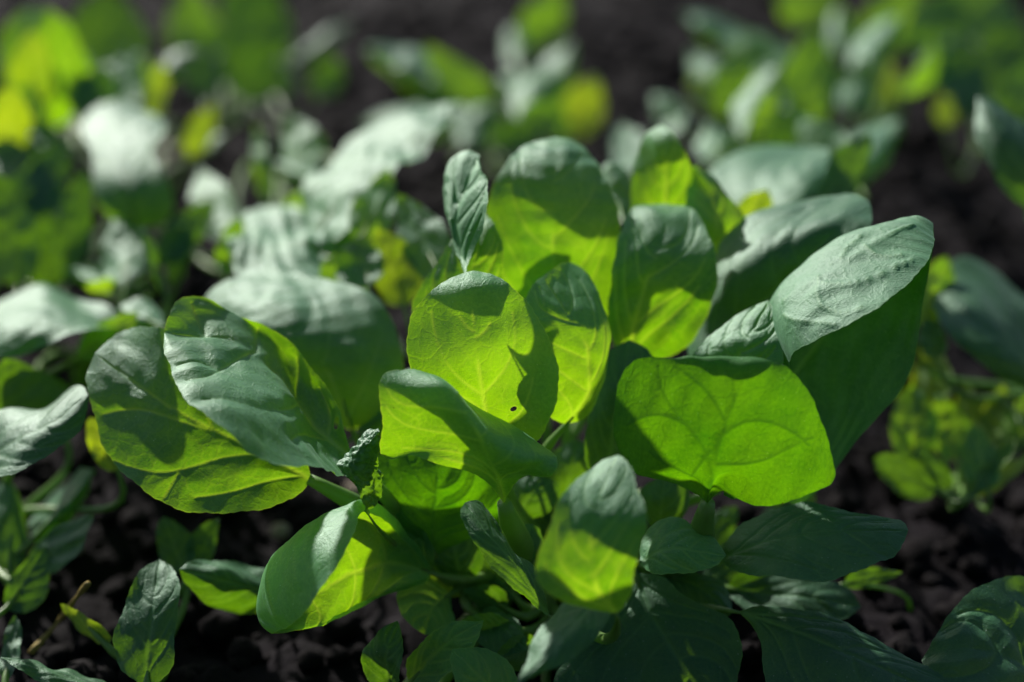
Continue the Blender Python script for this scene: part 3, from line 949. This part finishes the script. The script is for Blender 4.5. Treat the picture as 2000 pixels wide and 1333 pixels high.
hero(main, (930, 1200, 3.4), (1030, 1270, 1.8), M=[(980, 1225, 2.5)], L=[(960, 1185, 3.0), (1010, 1215, 2.4)], R=[(930, 1250, 2.4), (980, 1280, 1.9)], mat='dark', res=(50, 40))
hero(main, (1045, 1110, 2.8), (1012, 1022, 2.4), M=[(1030, 1065, 2.2)], L=[(1015, 1085, 2.5), (1006, 1045, 2.4)], R=[(1062, 1080, 2.6), (1050, 1035, 2.4)], mat='dark', res=(40, 30))
hero(main, (1010, 1010, 4.5), (1060, 930, 4.2), M=[(1035, 970, 4.0)], L=[(1000, 970, 4.4), (1020, 935, 4.3)], R=[(1075, 1000, 4.2), (1090, 950, 4.2)], mat='dark', res=(40, 30))
hero(main, (1110, 1010, 6.0), (1130, 860, 5.4), M=[(1115, 930, 5.0)], L=[(1060, 960, 5.5), (1075, 890, 5.3)], R=[(1165, 970, 5.5), (1170, 890, 5.3)], mat='dark', res=(40, 30))
hero(main, (800, 1335, 1.4), (945, 1212, 0.4), M=[(850, 1275, 0.7), (900, 1235, 0.4)], L=[(795, 1290, 1.1), (825, 1252, 0.8), (880, 1218, 0.7)],
     R=[(850, 1335, 0.3), (900, 1290, 0.0), (935, 1245, 0.1)], res=(60, 46))
hero(main, (1010, 1400, 0.6), (884, 1268, -0.4), M=[(960, 1345, -0.2), (915, 1300, -0.5)], L=[(930, 1385, -0.5), (890, 1330, -0.8), (878, 1290, -0.7)],
     R=[(1020, 1350, 0.3), (985, 1290, 0.3), (930, 1266, 0.2)], res=(60, 46))
hero(main, (765, 1350, 1.0), (776, 1213, 0.9), M=[(752, 1300, 0.5), (758, 1255, 0.5)], L=[(718, 1330, 0.9), (706, 1290, 0.8), (722, 1250, 0.8), (750, 1222, 0.9)],
     R=[(780, 1320, 0.3), (788, 1275, 0.3), (786, 1235, 0.6)], mat='dark', res=(60, 46), wave=0.0008)
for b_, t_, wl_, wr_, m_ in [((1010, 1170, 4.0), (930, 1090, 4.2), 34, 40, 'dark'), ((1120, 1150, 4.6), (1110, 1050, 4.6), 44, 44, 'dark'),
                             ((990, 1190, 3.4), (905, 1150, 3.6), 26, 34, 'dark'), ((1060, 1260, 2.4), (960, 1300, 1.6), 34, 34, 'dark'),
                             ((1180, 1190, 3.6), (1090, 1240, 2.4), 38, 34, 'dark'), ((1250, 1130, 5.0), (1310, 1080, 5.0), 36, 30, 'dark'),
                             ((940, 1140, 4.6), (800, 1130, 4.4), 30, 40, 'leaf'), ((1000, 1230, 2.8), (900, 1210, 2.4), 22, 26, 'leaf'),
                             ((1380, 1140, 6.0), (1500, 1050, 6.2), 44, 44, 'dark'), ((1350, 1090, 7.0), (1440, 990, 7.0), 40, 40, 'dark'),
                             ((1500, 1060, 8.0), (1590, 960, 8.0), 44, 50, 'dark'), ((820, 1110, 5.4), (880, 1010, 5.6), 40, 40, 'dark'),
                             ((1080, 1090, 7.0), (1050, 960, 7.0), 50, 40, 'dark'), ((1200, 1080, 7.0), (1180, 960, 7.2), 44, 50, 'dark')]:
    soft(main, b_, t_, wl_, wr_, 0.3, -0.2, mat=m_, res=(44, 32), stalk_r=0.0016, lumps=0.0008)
# shrivelled leaf between the folded leaf and the saddle leaf
hero(main, (722, 1010, 0.2), (742, 842, -0.4),
     M=[(715, 960, -0.2), (698, 915, -0.7), (700, 885, -0.9), (722, 862, -0.8)],
     L=[(712, 985, -0.2), (690, 945, -0.4), (664, 920, -0.2), (664, 890, 0.2), (690, 865, 0.1), (712, 840, 0.2), (732, 832, 0.1)],
     R=[(735, 985, 0.4), (738, 945, 0.3), (728, 910, 0.1), (735, 885, -0.2), (746, 865, -0.2)],
     res=(90, 70), mat='dark', crumple=0.00035, lumps=0.0016, stalk=[(745, 1040, 1), (830, 1090, 4)], stalk_r=0.0009,
     label='small shrivelled grey green leaf')
soft(main, (560, 1165, 3.6), (350, 1112, 2.6), 58, 46, -0.8, 1.0, mat='dark', res=(60, 46))

# ------------------------------------------------------------------ plants around it
near_left = plant('small seedling with one upright brown edged leaf at the lower left', 290, 1330)
hero(near_left, (285, 1345, 0.6), (312, 1092, 2.5), M=[(290, 1260, 0.8), (300, 1180, 1.3)], L=[(240, 1310, 0.8), (224, 1250, 1.1), (245, 1175, 1.5), (280, 1115, 2.1)],
     R=[(330, 1310, 0.6), (343, 1230, 0.9), (352, 1165, 1.3), (340, 1115, 2.0)], mat='dark', res=(80, 56), wave=0.001)
soft(near_left, (210, 1262, 2.6), (118, 1180, 3.4), 16, 20, 0.4, -0.3, mat='yellow', res=(24, 16))
soft(near_left, (360, 1120, 5.4), (318, 1010, 5.6), 34, 40, mat='dark')
soft(near_left, (380, 1110, 5.4), (428, 1012, 5.6), 34, 20, mat='dark')

low_left = plant('low plant at the bottom left edge with a narrow reddish rimmed leaf', 215, 1400)
soft(low_left, (230, 1345, 1.2), (0, 1284, 0.6), 22, 14, -0.3, 0.6, mat='dark', side_bend=8, res=(50, 30), stalk_r=0.0006)
soft(low_left, (10, 1330, 2.0), (30, 1200, 3.6), 20, 22, mat='dark')

left_mid = plant('dark blue green spinach plant cut by the left edge at mid height', 0, 1060)
hero(left_mid, (-60, 930, 3.4), (172, 772, 2.8), M=[(10, 870, 2.6), (90, 830, 2.2), (140, 800, 2.4)],
     L=[(-60, 850, 4.4), (0, 803, 4.6), (80, 803, 4.4), (130, 765, 4.2), (158, 756, 3.6)],
     R=[(-30, 940, 2.2), (30, 925, 1.6), (110, 880, 1.8), (160, 830, 2.2)], mat='dark', res=(60, 46))
soft(left_mid, (60, 1060, 7.0), (188, 915, 7.6), 34, 22, 3.0, -1.0, mat='far')
soft(left_mid, (60, 1120, 5.5), (182, 1003, 5.0), 30, 40, 0.5, -0.5, mat='dark')
soft(left_mid, (10, 1190, 4.2), (90, 1065, 5.4), 24, 52, mat='dark')
soft(left_mid, (20, 1120, 6.8), (8, 925, 8.0), 44, 40, 0.2, 0.2, mat='dark')
soft(left_mid, (230, 920, 5.6), (175, 815, 5.6), 30, 40, 0.0, 0.0, mat='yellow')
soft(left_mid, (30, 860, 7.5), (10, 700, 7.0), 60, 110, 0, 0, mat='dark')
soft(left_mid, (130, 860, 9), (60, 720, 9), 50, 60, 0, 0, mat='dark')

left_up = plant('spinach plant at the left with a long sunlit arching leaf above the pale folded leaf', 170, 760)
hero(left_up, (250, 655, 11), (-60, 660, 9), M=[(160, 622, 9.6), (70, 625, 8.6), (0, 640, 8.4)],
     L=[(215, 600, 11.5), (150, 590, 12.6), (85, 552, 13.0), (20, 580, 12.8), (-40, 610, 12)],
     R=[(225, 640, 9.4), (150, 650, 8.0), (60, 690, 7.6), (0, 700, 7.6)], mat='far', res=(50, 40))
soft(left_up, (320, 640, 9.5), (225, 600, 10.5), 28, 32, -1.0, 1.5, mat='far')
soft(left_up, (150, 700, 10), (270, 610, 9), 30, 30, 0, 0, mat='leaf')
soft(left_up, (235, 560, 14), (120, 528, 15), 22, 26, -1.2, 2.6, mat='far')
soft(left_up, (240, 560, 14), (165, 560, 13.6), 14, 14, 0, 0, mat='leaf')
soft(left_up, (245, 560, 13.5), (232, 425, 16.5), 44, 46, 0.5, 0.5, mat='far')
soft(left_up, (328, 600, 13), (268, 440, 13.4), 8, 12, 0.8, 0.3, side_bend=-4, mat='dark')
soft(left_up, (355, 520, 16), (365, 435, 16), 26, 18, 0, 0, mat='leaf')

left_back = plant('spinach plant with a big white glinting leaf near the left edge', 250, 520)
hero(left_back, (262, 450, 17), (322, 238, 22), M=[(255, 380, 16.5), (250, 320, 17.6), (275, 260, 20)],
     L=[(190, 400, 17), (185, 320, 18.2), (160, 262, 21), (170, 225, 23), (215, 198, 24.5), (270, 212, 24)],
     R=[(325, 430, 17), (335, 370, 17), (300, 305, 18), (318, 262, 20)], mat='far', res=(50, 40))
soft(left_back, (440, 470, 20), (390, 325, 23.5), 42, 44, 0.3, -0.3, mat='far', bend=-0.5)
soft(left_back, (440, 460, 18), (425, 395, 20), 16, 20, mat='far')
soft(left_back, (310, 520, 16), (420, 390, 16), 40, 30, 0, 0, mat='dark')
soft(left_back, (110, 560, 17), (170, 330, 18), 40, 40, mat='dark')
soft(left_back, (340, 560, 16), (345, 460, 16), 20, 20, 0, 0, mat='leaf')
soft(left_back, (130, 330, 24), (30, 228, 26), 24, 34, -1, 3, mat='far')

left_dark = plant('dark shaded plant at the left edge under the glinting leaves', 20, 560)
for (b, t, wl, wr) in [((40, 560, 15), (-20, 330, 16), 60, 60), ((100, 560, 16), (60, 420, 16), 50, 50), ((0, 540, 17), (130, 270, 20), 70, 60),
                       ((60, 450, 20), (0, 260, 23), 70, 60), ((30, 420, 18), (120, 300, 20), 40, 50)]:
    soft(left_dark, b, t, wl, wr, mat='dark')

left_far = plant('tall plant in the top left corner with bright yellow green backlit leaves', 60, 300)
hero(left_far, (100, 250, 31), (95, 18, 29.5), M=[(95, 180, 30), (80, 100, 30), (85, 50, 29.6)],
     L=[(30, 220, 31), (5, 150, 31), (5, 70, 30.8), (40, 22, 30.5)], R=[(150, 220, 31), (165, 150, 30.5), (150, 80, 30), (125, 35, 29.6)], mat='leaf', res=(40, 30))
soft(left_far, (75, 215, 28.5), (60, 62, 26.5), 52, 44, 0, 0, mat='yellow')
soft(left_far, (140, 205, 28), (135, 70, 26.5), 34, 44, 0, 0, mat='leaf')
soft(left_far, (10, 300, 23), (25, 165, 22), 50, 46, 0, 0, mat='yellow')
soft(left_far, (20, 330, 26), (60, 160, 27), 60, 50, 0, 0, mat='leaf')
soft(left_far, (40, 260, 27), (-40, 210, 27), 40, 50, 0, 0, mat='yellow')
soft(left_far, (230, 220, 30), (155, 95, 35), 60, 20, 1, -1.5, mat='far')
soft(left_far, (200, 230, 28), (255, 88, 36), 40, 26, 0, 0, mat='far')
soft(left_far, (150, 230, 27), (215, 130, 28), 40, 50, 0, 0, mat='dark')
soft(left_far, (270, 235, 29), (275, 100, 31), 48, 28, 2.8, -1, mat='far')
soft(left_far, (300, 235, 28.5), (318, 120, 28.5), 22, 20, 0, 0, mat='yellow')
soft(left_far, (300, 160, 33), (390, 95, 35), 26, 20, 1.2, 0, mat='dark')
soft(left_far, (220, 160, 38), (200, -20, 40), 90, 80, 0, 0, mat='dark')
soft(left_far, (110, 290, 26), (30, 205, 29), 20, 26, 0, 3, mat='far')

top_left = plant('leafy green clump at the top edge left of the bare soil', 470, 160)
for (b, t, wl, wr, dl, dr, m) in [((430, 160, 46), (400, 30, 48), 40, 50, 0, 0, 'leaf'), ((450, 170, 44), (480, 10, 46), 50, 50, 0, 0, 'dark'),
                                  ((500, 150, 46), (560, 20, 48), 50, 40, 0, 0, 'dark'), ((420, 190, 42), (350, 60, 45), 40, 50, 0, 0, 'dark'),
                                  ((480, 200, 42), (520, 100, 43), 60, 50, 0, 0, 'dark'), ((400, 130, 50), (370, -30, 52), 60, 40, 0, 2, 'far'),
                                  ((560, 190, 43), (535, 110, 45), 30, 30, 0, 0, 'far'), ((620, 190, 44), (655, 110, 45), 30, 36, 0, 0, 'dark'),
                                  ((560, 130, 50), (690, 40, 54), 14, 18, 1, 0, 'dark'), ((500, 60, 55), (470, -60, 56), 60, 60, 0, 0, 'dark')]:
    soft(top_left, b, t, wl, wr, dl, dr, mat=m)

yellow = plant('small yellowing plant alone on the soil at the upper left', 380, 330)
soft(yellow, (372, 310, 30), (418, 205, 30), 30, 22, 0, 0, mat='yellow')
soft(yellow, (372, 310, 30), (440, 262, 31), 14, 12, 1, 0, mat='dark')

small_mid = plant('small plant with two upright leaves on soil behind the large white leaf', 545, 420)
soft(small_mid, (520, 395, 22), (500, 238, 24), 18, 18, 0, 0, mat='leaf')
soft(small_mid, (580, 350, 24), (560, 218, 26), 20, 66, 0.4, -0.6, mat='leaf')
soft(small_mid, (625, 350, 22), (535, 318, 24.5), 20, 24, -1, 3, mat='far')
soft(small_mid, (560, 420, 20), (620, 370, 19), 24, 20, 0, 0, mat='leaf')

behind_left = plant('plant right behind the focused one with broad sunlit white leaves at centre left', 660, 620)
# broad grey green leaf behind the pale folded leaf
hero(behind_left, (690, 840, 6.0), (440, 548, 8.6), M=[(660, 760, 5.2), (600, 680, 5.0), (520, 610, 6.0)],
     L=[(590, 800, 6.0), (480, 720, 6.2), (405, 640, 7.2), (400, 585, 8.4)],
     R=[(760, 800, 5.6), (788, 720, 5.4), (770, 640, 6.0), (710, 572, 7.0), (620, 542, 8.0), (530, 530, 9.0)], mat='far', res=(70, 56), lumps=0.0009)
soft(behind_left, (700, 850, 5.4), (830, 720, 5.0), 40, 40, 1.5, -0.5, mat='far')
hero(behind_left, (690, 520, 12), (455, 445, 15), M=[(620, 490, 12), (550, 485, 12.2), (490, 475, 13)],
     L=[(650, 540, 10.6), (560, 545, 10.2), (480, 545, 10.6), (448, 500, 12)],
     R=[(690, 470, 13.5), (650, 440, 15), (600, 430, 16), (545, 405, 17.5), (490, 415, 17)], mat='far', res=(50, 40), lumps=0.0022)
hero(behind_left, (610, 470, 14), (888, 200, 20), M=[(650, 400, 14.5), (720, 320, 15.8), (810, 250, 17.8)],
     L=[(590, 420, 16), (620, 340, 18), (700, 265, 20), (800, 215, 21.5)],
     R=[(650, 470, 12.8), (720, 420, 12.8), (780, 340, 14), (860, 260, 17)], mat='far', res=(60, 46), lumps=0.002)
soft(behind_left, (700, 480, 11), (760, 330, 13), 40, 46, 0, 0, mat='leaf')
soft(behind_left, (790, 600, 9.4), (735, 445, 10), 40, 60, 0, 0, mat='yellow')
soft(behind_left, (870, 560, 8.4), (775, 378, 10.4), 44, 56, 0.6, -0.4, mat='far')
soft(behind_left, (670, 600, 9.6), (650, 495, 10), 40, 60, 0, 0, mat='leaf')
soft(behind_left, (440, 540, 13), (470, 420, 14), 30, 24, 0, 0, mat='leaf')
soft(behind_left, (720, 560, 9), (700, 460, 10), 60, 40, 0, 0, mat='dark')

centre_back = plant('spinach plant alone on bare soil at the top centre', 960, 330)
for (b, t, wl, wr, dl, dr, m, sb) in [
        ((900, 190, 42), (715, 95, 46), 34, 44, -2, 5, 'far', 0), ((965, 200, 40), (830, 90, 42), 34, 34, 0, 0, 'leaf', 10),
        ((930, 240, 40), (700, 240, 42), 26, 52, -3, 4, 'far', 14), ((905, 290, 36), (960, 205, 41), 36, 30, 2, -1, 'far', 0),
        ((1090, 235, 38), (975, 150, 45), 40, 40, -2, 4, 'far', 0), ((1010, 240, 38), (1110, 120, 44), 44, 50, 3, -2, 'far', 0),
        ((1120, 270, 37), (1160, 145, 39), 40, 42, 0, 0, 'yellow', 0), ((1050, 270, 36), (1090, 200, 37), 60, 50, 0, 0, 'far', 0),
        ((1000, 300, 35), (1010, 230, 36), 50, 50, 0, 0, 'dark', 0), ((1060, 180, 45), (1115, 80, 50), 22, 28, 3, -2, 'far', 0),
        ((1010, 130, 50), (1005, 50, 55), 26, 34, 2, 2, 'far', 0), ((1040, 100, 52), (1090, -30, 54), 44, 44, 0, 0, 'leaf', 0),
        ((830, 270, 38), (720, 290, 38), 30, 30, 0, 1, 'far', 0)]:
    soft(centre_back, b, t, wl, wr, dl, dr, mat=m, side_bend=sb)

right_back = plant('tall plant at the upper right with a broad green leaf and an upright pale one', 1520, 380)
for (b, t, wl, wr, dl, dr, m, sb) in [
        ((1500, 130, 42), (1330, 25, 47), 20, 36, -2, 4, 'far', 0), ((1430, 200, 38), (1345, 95, 44), 36, 36, 1, 1, 'far', 0),
        ((1400, 220, 38), (1345, 150, 40), 26, 26, 0, 0, 'yellow', 0), ((1610, 260, 35), (1440, 50, 42), 60, 56, -1, 2, 'leaf', 0),
        ((1450, 240, 34), (1430, 90, 36), 56, 40, 0, 0, 'leaf', 0), ((1600, 230, 33), (1590, 60, 36), 70, 40, 0, 0, 'leaf', 0),
        ((1450, 270, 29), (1520, 130, 33), 34, 12, 3, -1, 'far', 8), ((1470, 290, 28), (1510, 170, 29), 20, 26, 0, 0, 'leaf', 0),
        ((1520, 310, 26), (1610, 250, 27), 60, 20, 3, -1, 'far', 10), ((1600, 250, 30), (1560, 150, 31), 40, 40, 0, 0, 'leaf', 0),
        ((1640, 360, 24), (1760, 235, 29), 44, 36, 3, -1, 'far', 0), ((1400, 320, 25), (1380, 235, 29), 34, 40, 0.5, 0.5, 'far', 0),
        ((1430, 330, 23), (1425, 255, 24), 24, 24, 0, 0, 'leaf', 0), ((1330, 260, 33), (1275, 185, 37), 26, 34, 0, 1, 'far', 0),
        ((1240, 340, 27), (1212, 240, 33), 34, 44, 0, 0, 'far', 0), ((1640, 340, 21), (1560, 240, 23), 46, 60, 0, 0, 'leaf', 0),
        ((1540, 300, 26), (1530, 210, 27), 40, 40, 0, 0, 'dark', 0)]:
    soft(right_back, b, t, wl, wr, dl, dr, mat=m, side_bend=sb)

behind_right = plant('plant close behind the focused one at right, long dark leaf with a pale rim', 1500, 560)
hero(behind_right, (1420, 440, 12), (1620, 300, 13), M=[(1480, 390, 11.4), (1550, 345, 11.6)],
     L=[(1385, 380, 13.5), (1395, 325, 15), (1460, 296, 16), (1540, 288, 16), (1600, 285, 15)],
     R=[(1480, 430, 10), (1560, 400, 10), (1610, 345, 11.4)], mat='far', res=(50, 40))
soft(behind_right, (1215, 430, 9.5), (1185, 318, 11.5), 20, 44, 0.5, 0.5, mat='far')
soft(behind_right, (1450, 440, 10), (1500, 370, 10), 30, 40, 0, 0, mat='yellow')
soft(behind_right, (1600, 410, 12), (1700, 260, 14), 40, 40, 0, 0, mat='dark')

right_far = plant('plant in the upper right corner with a curled cream edged leaf', 1740, 290)
for (b, t, wl, wr, dl, dr, m, sb) in [
        ((1680, 170, 38), (1760, 30, 45), 40, 26, 4, -2, 'far', 10), ((1750, 180, 36), (1825, 75, 40), 12, 34, 0, 3, 'far', -14),
        ((1660, 230, 34), (1680, 110, 38), 30, 40, 1, 0, 'far', 0), ((1720, 210, 35), (1740, 120, 37), 26, 30, 0, 0, 'yellow', 0),
        ((1640, 110, 44), (1640, 10, 47), 26, 50, 2, 2, 'far', 0), ((1700, 100, 46), (1790, -40, 50), 50, 60, 0, 0, 'leaf', 0),
        ((1800, 120, 42), (1860, -20, 46), 60, 60, 0, 0, 'dark', 0), ((1560, 60, 52), (1600, -60, 55), 60, 60, 0, 0, 'leaf', 0)]:
    soft(right_far, b, t, wl, wr, dl, dr, mat=m, side_bend=sb)
corner = plant('dark shaded foliage plant at the top right edge', 1930, 230)
for (b, t, wl, wr, m) in [((1900, 230, 36), (1850, 70, 40), 50, 50, 'dark'), ((1940, 200, 38), (1980, 20, 42), 60, 60, 'dark'), ((1900, 120, 44), (1920, -60, 50), 80, 80, 'leaf'),
                          ((1960, 250, 34), (2050, 110, 38), 50, 50, 'dark'), ((1850, 250, 34), (1838, 180, 35), 22, 24, 'yellow')]:
    soft(corner, b, t, wl, wr, mat=m)

right_edge = plant('plant cut by the right edge with one broad dark green leaf above bare soil', 2090, 560)
hero(right_edge, (2060, 440, 11), (1910, 188, 13), M=[(2010, 350, 11), (1960, 270, 11.4)], L=[(1970, 380, 11), (1925, 310, 11.6), (1904, 240, 12.4)],
     R=[(2080, 340, 11.5), (2020, 260, 12), (1950, 205, 12.8)], mat='dark', res=(50, 40))
soft(right_edge, (2070, 520, 12), (2060, 250, 14), 60, 60, mat='dark')

right_mid = plant('plant at the right edge with a blue green leaf leaning left over the seedlings', 2060, 850)
hero(right_mid, (2090, 790, 10), (1822, 590, 11), M=[(1990, 690, 9.4), (1900, 630, 9.6)], L=[(1960, 740, 9), (1880, 680, 9), (1835, 630, 9.8)],
     R=[(2080, 680, 11.5), (2000, 580, 12.4), (1930, 520, 13), (1870, 508, 13), (1830, 550, 12)], mat='dark', res=(50, 40))
soft(right_mid, (1800, 640, 11), (1850, 500, 12), 40, 40, mat='leaf')
soft(right_mid, (1830, 700, 10), (1810, 620, 11), 30, 30, mat='dark')

lettuce = plant('cluster of small yellow green seedlings on the soil at the right', 1860, 960, name='seedling_cluster', cat='seedlings')
for (b, t, wl, wr, m) in [((1830, 790, 12), (1810, 672, 13), 44, 40, 'yellow'), ((1790, 900, 10), (1780, 750, 11), 50, 46, 'leaf'), ((1870, 900, 10), (1830, 770, 11), 40, 50, 'leaf'),
                          ((1900, 860, 11), (1885, 745, 12), 30, 26, 'yellow'), ((1940, 900, 10), (1960, 750, 12), 40, 40, 'yellow'), ((1980, 880, 11), (2010, 770, 12), 40, 40, 'leaf'),
                          ((1930, 960, 8), (1900, 830, 9), 40, 34, 'leaf'), ((1830, 960, 8.6), (1705, 895, 8.6), 40, 40, 'dark'), ((1860, 960, 9), (1790, 860, 9), 16, 16, 'dark'),
                          ((1890, 970, 8), (1980, 860, 8), 14, 16, 'dark'), ((1900, 970, 8), (2030, 880, 8.6), 16, 18, 'yellow')]:
    soft(lettuce, b, t, wl, wr, mat=m, stalk_r=0.0009)

under_right = plant('small dull leaves in shade under the long dark leaf at right', 1760, 1170)
soft(under_right, (1650, 1140, 5), (1762, 1118, 5), 20, 16, mat='dark', stalk_r=0.0005)

right_corner = plant('plant in the lower right corner with one broad bumpy blue green leaf', 2140, 1330)
hero(right_corner, (2140, 1420, 1.4), (1800, 1290, 0.6), M=[(2040, 1330, 0.6), (1940, 1270, 0.3), (1860, 1270, 0.3)],
     L=[(2080, 1460, -0.4), (1940, 1420, -1.0), (1830, 1350, -0.4)],
     R=[(2140, 1260, 2.2), (2080, 1160, 2.4), (1990, 1128, 2.2), (1920, 1145, 1.8), (1860, 1195, 1.2), (1825, 1250, 0.8)],
     mat='dark', res=(110, 90), groove=0.0007, pillow=0.0012)

# ------------------------------------------------------------------ the bed goes on beside and beyond the frame
def rosette(x, y, seed, label, n=9, h=0.10, group='spinach plants farther along the bed'):
    rng = random.Random(seed)
    e = bpy.data.objects.new('spinach_plant', None)
    scene.collection.objects.link(e)
    e.location = (x, y, 0)
    e['label'] = label; e['category'] = 'spinach plant'; e['group'] = group
    for k in range(n):
        a = 2 * math.pi * (k + rng.uniform(-.3, .3)) / n
        lean = rng.uniform(0.25, 0.9)
        hh = h * rng.uniform(0.6, 1.1)
        o = np.array([x, y, 0.0]); out = np.array([math.cos(a), math.sin(a), 0])
        b = o + out * hh * lean * 0.7 + np.array([0, 0, hh * 0.6])
        sidev = np.array([-math.sin(a), math.cos(a), 0])
        Lb = hh * rng.uniform(0.6, 0.8)
        mids, Ls, Rs = [], [], []
        for q in np.linspace(0, 1, 6):
            c = b + out * Lb * (0.55 * q + 0.4 * q * q) * (0.5 + lean) + np.array([0, 0, Lb * (0.75 * q - 0.6 * lean * q * q)])
            mids.append(c)
            if 0 < q < 1:
                w = Lb * 0.36 * math.sin(math.pi * q ** 0.75) ** 0.7
                lift = np.array([0, 0, w * 0.3])
                Ls.append(c + sidev * w + lift); Rs.append(c - sidev * w + lift)
        add_leaf(e, [[b] + Ls + [mids[-1]], mids, [b] + Rs + [mids[-1]]], [-1, 0, 1], mat=rng.choice(['far', 'far', 'leaf', 'dark']), res=(18, 14), detail=False, lumps=0.001)
    return e


SPOTS = [(-0.95, 1.15), (-0.72, 1.5), (-0.30, 1.72), (0.22, 1.70), (0.62, 1.62), (0.98, 1.35), (-1.1, 1.9), (-0.5, 2.1), (0.05, 2.15), (0.55, 2.1), (1.1, 2.0),
         (-0.55, 0.62), (0.62, 0.86), (-0.75, 0.85), (0.85, 1.1)]
WORDS = ['beyond the top left corner', 'behind the top edge at left', 'behind the top edge left of centre', 'behind the top edge right of centre', 'behind the top edge at right',
         'beyond the top right corner', 'in the farthest row at far left', 'in the farthest row at left', 'in the farthest row at centre', 'in the farthest row at right',
         'in the farthest row at far right', 'just outside the left edge', 'just outside the right edge', 'left of the frame farther back', 'right of the frame farther back']
for i, ((x, y), w) in enumerate(zip(SPOTS, WORDS)):
    rosette(x, y, 70 + i, 'leafy spinach plant ' + w)

for w in WARN:
    print("LOW", w)
print("leaves", LEAF_COUNT[0])
